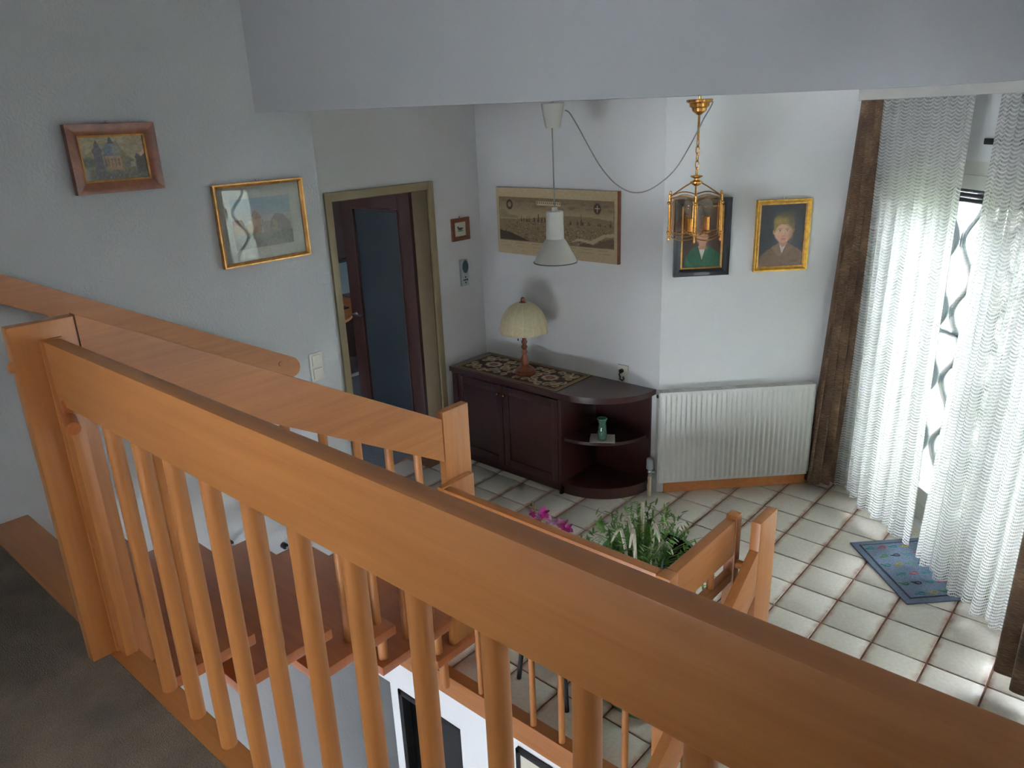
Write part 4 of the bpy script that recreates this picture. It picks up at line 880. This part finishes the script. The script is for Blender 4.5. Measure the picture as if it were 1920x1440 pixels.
for k in range(70): uu = ru0+(ru1-ru0)*(k+.5)/70; ub(tg, uu-.0052, uu+.0052, rv-.075, rv-.02, rz1-.004, rz1-.0005, 0)
tg.build('top_grille', 'radiator_white', ra)
vu = ru0-.045
w = MB(); w.cyl(W(vu, .055, .0), W(vu, .055, .15), .0125, n=14); w.build('pipe', 'cream', ra)
w = MB(); w.cyl(W(vu, .055, .15), W(vu, .055, .2), .016, n=12); w.cyl(W(vu, .055, .175), W(ru0, .055, .175), .011, n=10); w.sphere(W(vu, .055, .18), .02); w.build('valve', 'chrome', ra)
w = MB()
for k in range(12):
    a_ = 2*pi*k/12; w.cyl(W(vu+.018*math.cos(a_), .055+.018*math.sin(a_), .205), W(vu+.016*math.cos(a_), .055+.016*math.sin(a_), .275), .006, n=6)
w.cyl(W(vu, .055, .2), W(vu, .055, .28), .018, .015, n=16); w.build('thermostat_head', 'silver_plastic', ra)
w = MB(); w.cyl(W(ru0+.002, .06, rz1-.03), W(ru0-.012, .06, rz1-.03), .012, n=12); w.build('bleed_valve', 'plastic_black', ra)

# ================================================================== LAMPS
DP = 4.0
pc0 = atd(1036, 193, DP); zt_ = pc0[2]
pn = thing('pendant_lamp', 'white pendant lamp with a bell-shaped shade and a slack cable', 'lamp', (pc0[0], pc0[1], ZC))
px_, py_ = pc0[0], pc0[1]; pb = atd(1042, 240, DP)[2]
MB().cyl((px_, py_, ZC), (px_, py_, zt_-.005), .006, n=8).build('hook', 'chrome', pn)
w = MB(); w.lathe([(.052, 0), (.06, -.003), (.061, -.01), (.04, -(zt_-pb)+.004), (.036, -(zt_-pb)), (.012, -(zt_-pb)+.001)], (px_, py_, zt_), 26); w.build('ceiling_cup', 'lamp_grey', pn)
zsb = atd(1035, 510, DP)[2]; zsm = atd(1034, 461, DP)[2]; zst = atd(1034, 404, DP)[2]
MB().cyl((px_-.006, py_, pb), (px_, py_, zst+.02), .0035, n=8).build('cable', 'cord_grey', pn)
w = MB(); w.lathe([(.047, 0), (.049, .004), (.05, .012)], (px_, py_, 0), 4) if False else None
w = MB(); w.lathe([(.016, zst+.02), (.018, zst+.0), (.044, zst), (.047, zst-.004), (.05, zsm+.002), (.05, zsm)], (px_, py_, 0), 30); w.build('neck', 'lamp_grey', pn)
w = MB(); w.lathe([(.05, zsm), (.058, zsm-.008), (.074, zsm-.035), (.092, zsm-.072), (.108, zsb+.03), (.118, zsb+.008), (.121, zsb), (.118, zsb), (.105, zsb+.03), (.09, zsm-.072), (.072, zsm-.035), (.048, zsm-.006)], (px_, py_, 0), 36, False); w.build('shade', 'lamp_grey', pn)
w = MB(); w.lathe([(.1185, zsb-.002), (.1235, zsb-.002), (.1235, zsb+.003), (.1185, zsb+.003), (.1185, zsb-.002)], (px_, py_, 0), 36, False); w.build('rim', 'slat_grey', pn)
w = MB(); w.sphere((px_, py_, zsm-.05), .03, 14, 10); w.build('bulb', 'plastic_white', pn)
DC = 3.8
cpx = [(1060, 207), (1068, 212), (1085, 240), (1105, 277), (1125, 311), (1147, 338), (1168, 354), (1188, 361), (1212, 358), (1240, 342), (1268, 315), (1292, 276), (1306, 250), (1320, 222), (1332, 202), (1337, 190)]
cp = [atd(x, y, DP+(DC-DP)*(i/(len(cpx)-1))-(.06 if 0 < i < len(cpx)-3 else .0)) for i, (x, y) in enumerate(cpx)]
sm = []
for i in range(len(cp)-1):
    p0, p1, p2, p3 = cp[max(i-1, 0)], cp[i], cp[i+1], cp[min(i+2, len(cp)-1)]
    for t_ in np.linspace(0, 1, 6)[:-1]: sm.append(.5*((2*p1)+(-p0+p2)*t_+(2*p0-5*p1+4*p2-p3)*t_**2+(-p0+3*p1-3*p2+p3)*t_**3))
MB().tube(sm+[cp[-1]], .0035, 7).build('swag_cable', 'cord_grey', pn)

# chandelier lantern
c0 = atd(1312, 186, DC); cx, cy, cz = c0
ch = thing('lantern_lamp', 'brass lantern lamp with smoked glass panes hanging on a chain', 'lamp', (cx, cy, ZC))
def zc_(y): return atd(1302, y, DC)[2]
ca = (atd(1302, 300, DC)-atd(1312, 186, DC)); 
MB().cyl((cx, cy, ZC), (cx, cy, cz+.0), .007, n=8).build('hook', 'brass', ch)
cz1 = zc_(216)
w = MB(); w.lathe([(.0, 0), (.062, 0), (.066, -.004), (.064, -.012), (.05, -.02), (.048, -.034), (.038, -.042), (.034, -.056), (.02, -.066), (.01, cz1-cz)], (cx, cy, cz), 26, False); w.build('ceiling_rose', 'brass', ch)
z_rod = zc_(262); MB().cyl((cx, cy, cz1), (cx, cy, z_rod), .006, n=10).build('rod', 'brass', ch)
z_hub = zc_(333); nl = 5; ll = (z_rod-z_hub)/nl
for k in range(nl):
    zc = z_rod-ll*(k+.5); a_ = 0 if k % 2 else pi/2
    pts = [(cx+.0095*math.cos(t_)*math.cos(a_), cy+.0095*math.cos(t_)*math.sin(a_), zc+(ll*.5+.004)*math.sin(t_)) for t_ in np.linspace(0, 2*pi, 17)]
    MB().tube(pts, .0028, 6).build('chain_link', 'brass', ch)
w = MB(); w.lathe([(.006, z_hub+.004), (.03, z_hub), (.031, z_hub-.006), (.012, z_hub-.014), (.012, z_hub-.022), (.031, z_hub-.03), (.031, z_hub-.038), (.016, z_hub-.048), (.008, z_hub-.052)], (cx, cy, 0), 22); w.build('hub', 'brass', ch)
zt2, zb2 = zc_(376), zc_(452); RL = .15
fa = math.atan2(CAM[1]-cy, CAM[0]-cx)     # one edge bar towards the landing
def hexp(k, z, r=RL): return np.array([cx+r*math.cos(fa+k*pi/3), cy+r*math.sin(fa+k*pi/3), z])
for k in range(6):
    w = MB(); w.cyl(hexp(k, zb2-.012), hexp(k, zt2+.012), .005, n=8); w.sphere(hexp(k, zt2+.016), .007, 8, 6, (1, 1, 1.5)); w.sphere(hexp(k, zb2-.016), .007, 8, 6, (1, 1, 1.5))
    for z in (zt2-.02, zb2+.02): w.sphere(hexp(k, z, RL+.004), .009, 10, 6)
    w.build('corner_bar', 'brass', ch)
    a_, b_ = hexp(k, 0), hexp(k+1, 0); mid = (a_+b_)/2; outd = (mid-np.array([cx, cy, 0])); outd /= np.linalg.norm(outd)
    for z, bow, nm in ((zt2-.002, .018, 'top_arc'), (zb2+.002, -.018, 'bottom_arc')):
        pts = [a_*(1-s_)+b_*s_+np.array([0, 0, z+bow*math.sin(pi*s_)]) for s_ in np.linspace(.04, .96, 12)]; MB().tube(pts, .0032, 6).build(nm, 'brass', ch)
    w = MB(); s0, s1 = .1, .9; ins_ = -.006*outd
    lo = [a_*(1-s_)+b_*s_+ins_ for s_ in np.linspace(s0, s1, 8)]
    vs = [p+np.array([0, 0, zb2+.012-.012*math.sin(pi*i/7)]) for i, p in enumerate(lo)]+[p+np.array([0, 0, zt2-.012+.014*math.sin(pi*i/7)]) for i, p in enumerate(lo)]
    w.add(vs, [(i, i+1, 9+i, 8+i) for i in range(7)]); pane = w.build('pane', 'smoked_glass', ch, 0)
    pts = [vs[i] for i in range(8)]+[vs[15-i] for i in range(8)]+[vs[0]]; MB().tube(pts, .0018, 5).build('pane_edge', 'brass', pane)
for k in (0, 2, 4):
    p = hexp(k, zt2+.0, RL*.98); MB().tube([np.array([cx, cy, z_hub-.034])+(p-np.array([cx, cy, p[2]]))*.16, np.array([cx, cy, z_hub-.045])+(p-np.array([cx, cy, p[2]]))*.45+np.array([0, 0, -.012]), p], .0035, 6).build('arm', 'brass', ch)
MB().cyl((cx, cy, z_hub-.05), (cx, cy, zb2+.0), .006, n=10).build('stem', 'brass', ch)
for k in range(3):
    a_ = fa+pi/2+k*2*pi/3; bx_, by_ = cx+.058*math.cos(a_), cy+.058*math.sin(a_)
    w = MB(); w.tube([(cx, cy, zb2+.006), ((cx+bx_)/2, (cy+by_)/2, zb2-.004), (bx_, by_, zb2+.012)], .005, 6); w.build('socket_arm', 'brass', ch)
    w = MB(); w.lathe([(.022, 0), (.027, .006), (.019, .012), (.019, .078), (.022, .082)], (bx_, by_, zb2+.01), 16); w.build('socket', 'brass', ch)
    w = MB(); w.lathe([(.013, .082), (.015, .095), (.028, .125), (.031, .14), (.026, .16), (.012, .172), (.001, .174)], (bx_, by_, zb2+.01), 18, False); w.build('bulb', 'bulb_glass', ch)
w = MB(); w.lathe([(.0, -.02), (.01, -.016), (.008, -.006), (.03, 0), (.034, .006), (.012, .012)], (cx, cy, zb2), 18, False); w.build('bottom_plate', 'brass', ch)

# ================================================================== CURTAINS
def sheet(name, m, label, cat, path, z0, z1, nz=60, ns=200, hem=lambda s: 0., group=None, thick=0.):
    "path(s, t) -> (u, v), s 0..1 across, t 0 bottom..1 top"
    pts = [path(i/ns, .3) for i in range(ns+1)]; L = [0.]
    for a, b in zip(pts, pts[1:]): L.append(L[-1]+math.hypot(b[0]-a[0], b[1]-a[1]))
    def Pp(s, t): u, v = path(s, t); zz = z0+hem(s); return W(u, v, zz+(z1-zz)*t)
    o = grid(name, m, Pp, ns, nz, None, uvs=lambda s, t: (L[int(round(s*ns))], z0+(z1-z0)*t), thick=thick)
    return tag(o, label, cat, group)
def lace_path(v0, v1, v0t, v1t, seed, npl, amp):
    rs = np.random.default_rng(seed); k1, k2 = rs.uniform(0, 6, 2); jit = rs.uniform(.75, 1.25, 400)
    def f(s, t):
        ph = 2*pi*npl*s+.9*math.sin(2*pi*3*s+k1)+.5*math.sin(2*pi*7*s+k2); a = amp*(1-.55*t)*(.8+.3*math.sin(2*pi*5*s+k2))
        v = (v0+(v1-v0)*s)*(1-t)+(v0t+(v1t-v0t)*s)*t
        return -.385+a*math.sin(ph)+.01*math.sin(3*t+9*s), v+.012*math.cos(ph)*(1-.3*t)
    return f
sheet('lace_curtain', 'lace', 'white crocheted lace curtain between the brown drape and the gap', 'curtain', lace_path(.09, .93, .1, .93, 1, 12, .06), .055, 2.45, 50, 360, lambda s: .006*math.sin(60*s), 'lace curtains')
sheet('lace_curtain', 'lace', 'white crocheted lace curtain hanging over the door mat', 'curtain', lace_path(1.0, 1.72, 1.09, 1.8, 2, 10, .062), .055, 2.45, 50, 300, lambda s: .006*math.sin(60*s), 'lace curtains')
def drape_l(s, t):
    u = (-.62+(.19)*s)*(1-t)+(-.475+.055*s)*t; v = (.06+.05*s)*(1-t)+(.02+.12*s)*t; a = .04*(1-.4*t); ph = 2*pi*3.2*s+.4
    return u+a*.5*math.sin(ph), v+a*math.sin(ph+.6)+.014
sheet('brown_drape', 'velour', 'brown velour drape beside the radiator', 'curtain', drape_l, .05, 2.45, 50, 90, lambda s: .01*math.sin(17*s), 'brown drapes')
def drape_r(s, t):
    ph = 2*pi*5*s; a = .04*(1-.4*t); v = (1.93+.5*s)*(1-t)+(1.95+.45*s)*t
    return -.56+a*math.sin(ph+1.2)+.02*s, v+.016*math.cos(ph)
sheet('brown_drape', 'velour', 'brown velour drape hanging past the door mat on the far side of the lace', 'curtain', drape_r, .05, 2.45, 50, 120, lambda s: .01*math.sin(13*s), 'brown drapes')

# ================================================================== DOOR MAT
mu0, mu1, mv0, mv1 = -.655, -.22, .797, 1.4
dm = thing('door_mat', 'blue-grey felt door mat with small coloured motifs under the lace curtain', 'mat', W((mu0+mu1)/2, (mv0+mv1)/2, 0))
w = MB(); ub(w, mu0, mu1, mv0, mv1, .001, .009, .004); w.build('mat_base', 'mat_edge', dm)
w = MB(); ub(w, mu0+.045, mu1-.045, mv0+.045, mv1-.045, .008, .0115, .001); w.build('felt', 'mat_felt', dm)
for (a, b, c_, d_) in ((mu0+.038, mu1-.038, mv0+.038, mv0+.046), (mu0+.038, mu1-.038, mv1-.046, mv1-.038), (mu0+.038, mu0+.046, mv0+.046, mv1-.046), (mu1-.046, mu1-.038, mv0+.046, mv1-.046)):
    w = MB(); ub(w, a, b, c_, d_, .008, .0118, .0); w.build('border_line', 'mat_line', dm)
mm = ['motif_teal', 'motif_red', 'motif_teal', 'motif_yellow', 'motif_green', 'mat_line']; rs = random.Random(4); k = 0
for iv in range(6):
    for iu in range(5):
        u = mu0+.085+iu*.068+(.034 if iv % 2 else 0); v = mv0+.08+iv*.09
        if u > mu1-.08: continue
        a0 = rs.uniform(-.5, .5)+2.4; pts = [W(u+.014*math.cos(a0+t_)*1.2, v+.011*math.sin(a0+t_), .0118) for t_ in np.linspace(0, 5.2, 12)]+[W(u+.034*math.cos(a0+.9), v+.034*math.sin(a0+.9), .0118)]
        MB().tube(pts, .0032, 5).build('motif', mm[k % 6], dm); k += 1

# ================================================================== PLANTS
plx, ply, PH = -.185, -.705, .70
pl = thing('planter', 'tall teal-green round planter behind the guard railing', 'planter', (plx, ply, 0))
prof = [(.0, .0), (.185, 0), (.195, .02), (.19, PH-.03), (.2, PH-.02), (.2, PH), (.185, PH), (.178, PH-.05), (.17, PH-.1), (0, PH-.1)]
w = MB(); w.lathe(prof[:7], (plx, ply, 0), 40, False); w.build('pot', 'teal', pl)
w = MB(); w.lathe(prof[6:], (plx, ply, 0), 40, False); w.build('liner', 'soil', pl)
w = MB(); w.lathe([(0, PH-.095), (.172, PH-.095), (.172, PH-.085), (0, PH-.08)], (plx, ply, 0), 30, False); w.build('soil', 'soil', pl)
def blade(mb, p0, d, L, wd, droop, n=7, up=.0):
    p = Vector(p0); d = Vector(d).normalized(); side = d.cross(Vector((0, 0, 1))); side = side.normalized() if side.length > .05 else Vector((1, 0, 0)); vs = []; fs = []
    for k in range(n+1):
        t_ = k/n; wv = wd*(math.sin(pi*min(1, t_*.9+.1)))**.7*(1-t_*.3); vs += [p-side*wv/2, p+side*wv/2]
        d = (d+Vector((0, 0, -droop/n))).normalized(); p = p+d*(L/n)
    for k in range(n): fs.append((2*k, 2*k+1, 2*k+3, 2*k+2))
    mb.add(vs, fs); return p
zs_ = PH-.085
pt = thing('potted_grass', 'dense green grass-like plant with white bracts in the teal planter', 'plant', (plx-.03, ply, zs_))
rs = random.Random(11)
for grp in range(6):
    w = MB()
    for k in range(40):
        a = rs.uniform(0, 2*pi); r = rs.uniform(0, .05); el = rs.uniform(.35, 1.35); tip = blade(w, (plx-.035+r*math.cos(a), ply+.01+r*math.sin(a), zs_), (math.cos(a)*math.cos(el), math.sin(a)*math.cos(el), math.sin(el)), rs.uniform(.1, .24), .009, rs.uniform(.1, .8))
        for j in range(5): blade(w, tip-Vector((math.cos(a)*.006*j, math.sin(a)*.006*j, .012*j+.004)), (rs.uniform(-1, 1), rs.uniform(-1, 1), rs.uniform(.3, 1)), .034, .011, .3, 3)
    w.build('leaf_tuft', 'leaf', pt)
for k in range(7):
    w = MB(); a = k*.9+.4; r = .05+.02*(k % 3); bx_, by_ = plx-.02+r*math.cos(a), ply-.01+r*math.sin(a); hz = rs.uniform(.12, .27)
    pts = [(bx_+.03*math.cos(a)*t_**2, by_+.03*math.sin(a)*t_**2, zs_+hz*t_) for t_ in np.linspace(0, 1, 6)]+[(bx_+.03*math.cos(a)+.03*math.cos(a)*s_, by_+.03*math.sin(a)+.03*math.sin(a)*s_, zs_+hz-.035*s_*s_) for s_ in (.5, 1., 1.3)]
    w.tube(pts, .006, 7, lambda t_: .5+.8*math.sin(pi*min(1, .2+t_*.75))); w.build('white_bract', 'leaf_pale', pt)
for a, L, el in ((2.6, .34, .5), (.3, .36, .55), (3.4, .3, .4), (5.4, .34, .6), (1.2, .3, .5), (4.4, .3, .35), (.9, .3, .9)):
    w = MB(); blade(w, (plx, ply, zs_), (math.cos(a)*math.cos(el), math.sin(a)*math.cos(el), math.sin(el)), L, .008, 1.0, 10); w.build('arching_leaf', 'leaf', pt)
pg = thing('silver_plant', 'small silvery leafy plant at the edge of the teal planter', 'plant', (plx+.08, ply-.06, zs_))
w = MB()
for k in range(26):
    a = rs.uniform(0, 2*pi); el = rs.uniform(.1, 1.2); blade(w, (plx+.085, ply-.055, zs_), (math.cos(a)*math.cos(el), math.sin(a)*math.cos(el), math.sin(el)), rs.uniform(.05, .12), .014, .6, 5)
w.build('leaves', 'leaf_grey', pg)
# orchid on a black plant stand
ox, oy = -.52, -.93
ps = thing('plant_stand', 'thin black plant stand behind the guard railing', 'plant stand', (ox, oy, 0))
w = MB(); w.lathe([(.0, .44), (.15, .44), (.155, .45), (.15, .46), (0, .46)], (ox, oy, 0), 28, False); w.build('top', 'black', ps)
for k in range(3):
    a = math.atan2(-.10, .14)+k*2*pi/3; MB().cyl((ox+.172*math.cos(a), oy+.172*math.sin(a), 0), (ox+.12*math.cos(a), oy+.12*math.sin(a), .445), .011, n=10).build('leg', 'black', ps)
orc = thing('orchid', 'orchid with magenta flowers in a pot on the black stand', 'plant', (ox, oy, .46))
w = MB(); w.lathe([(.0, .46), (.045, .46), (.06, .57), (.064, .58), (.056, .58), (.05, .56), (0, .56)], (ox, oy, 0), 24, False); w.build('pot', 'terracotta', orc)
w = MB()
for a in (.4, 2.2, 3.8, 5.3): blade(w, (ox, oy, .56), (math.cos(a)*.8, math.sin(a)*.8, .6), .17, .045, 1.1, 7)
w.build('leaves', 'leaf', orc)
# the flower spray leans along the railing
fl = [on(x, y, 1, oy+.0) for x, y in ((998, 946), (1000, 962), (1008, 974), (1020, 962), (1030, 976), (1045, 978), (1058, 984), (1064, 990), (1012, 966))]
w = MB(); w.tube([(ox, oy, .56), (ox-.01, oy, .7), tuple(fl[2]*.5+np.array([ox, oy, .78])*.5), tuple(fl[2]), tuple(fl[0]+np.array([0, 0, .015]))], .0035, 6); w.tube([tuple(fl[2]), tuple(fl[4]), tuple(fl[6])], .003, 6); w.build('stem', 'stem', orc)
for i, p in enumerate(fl):
    m_ = 'petal' if i in (1, 3, 6, 7) else ('petal_pale' if i in (4, 5, 8) else ('stem' if i == 0 else 'petal'))
    w = MB(); sz = .012 if i == 0 else (.03 if i in (3, 6, 7) else .022)
    toc = Vector(CAM-p).normalized(); a1 = toc.orthogonal().normalized(); a2 = toc.cross(a1)
    for k in range(5):
        a = 2*pi*k/5+i; dr_ = (a1*math.cos(a)+a2*math.sin(a))*.9+toc*.35; blade(w, p, dr_, sz, sz*1.15, .15, 4)
    w.sphere(p, sz*.22, 8, 6); w.build('flower', m_, orc)
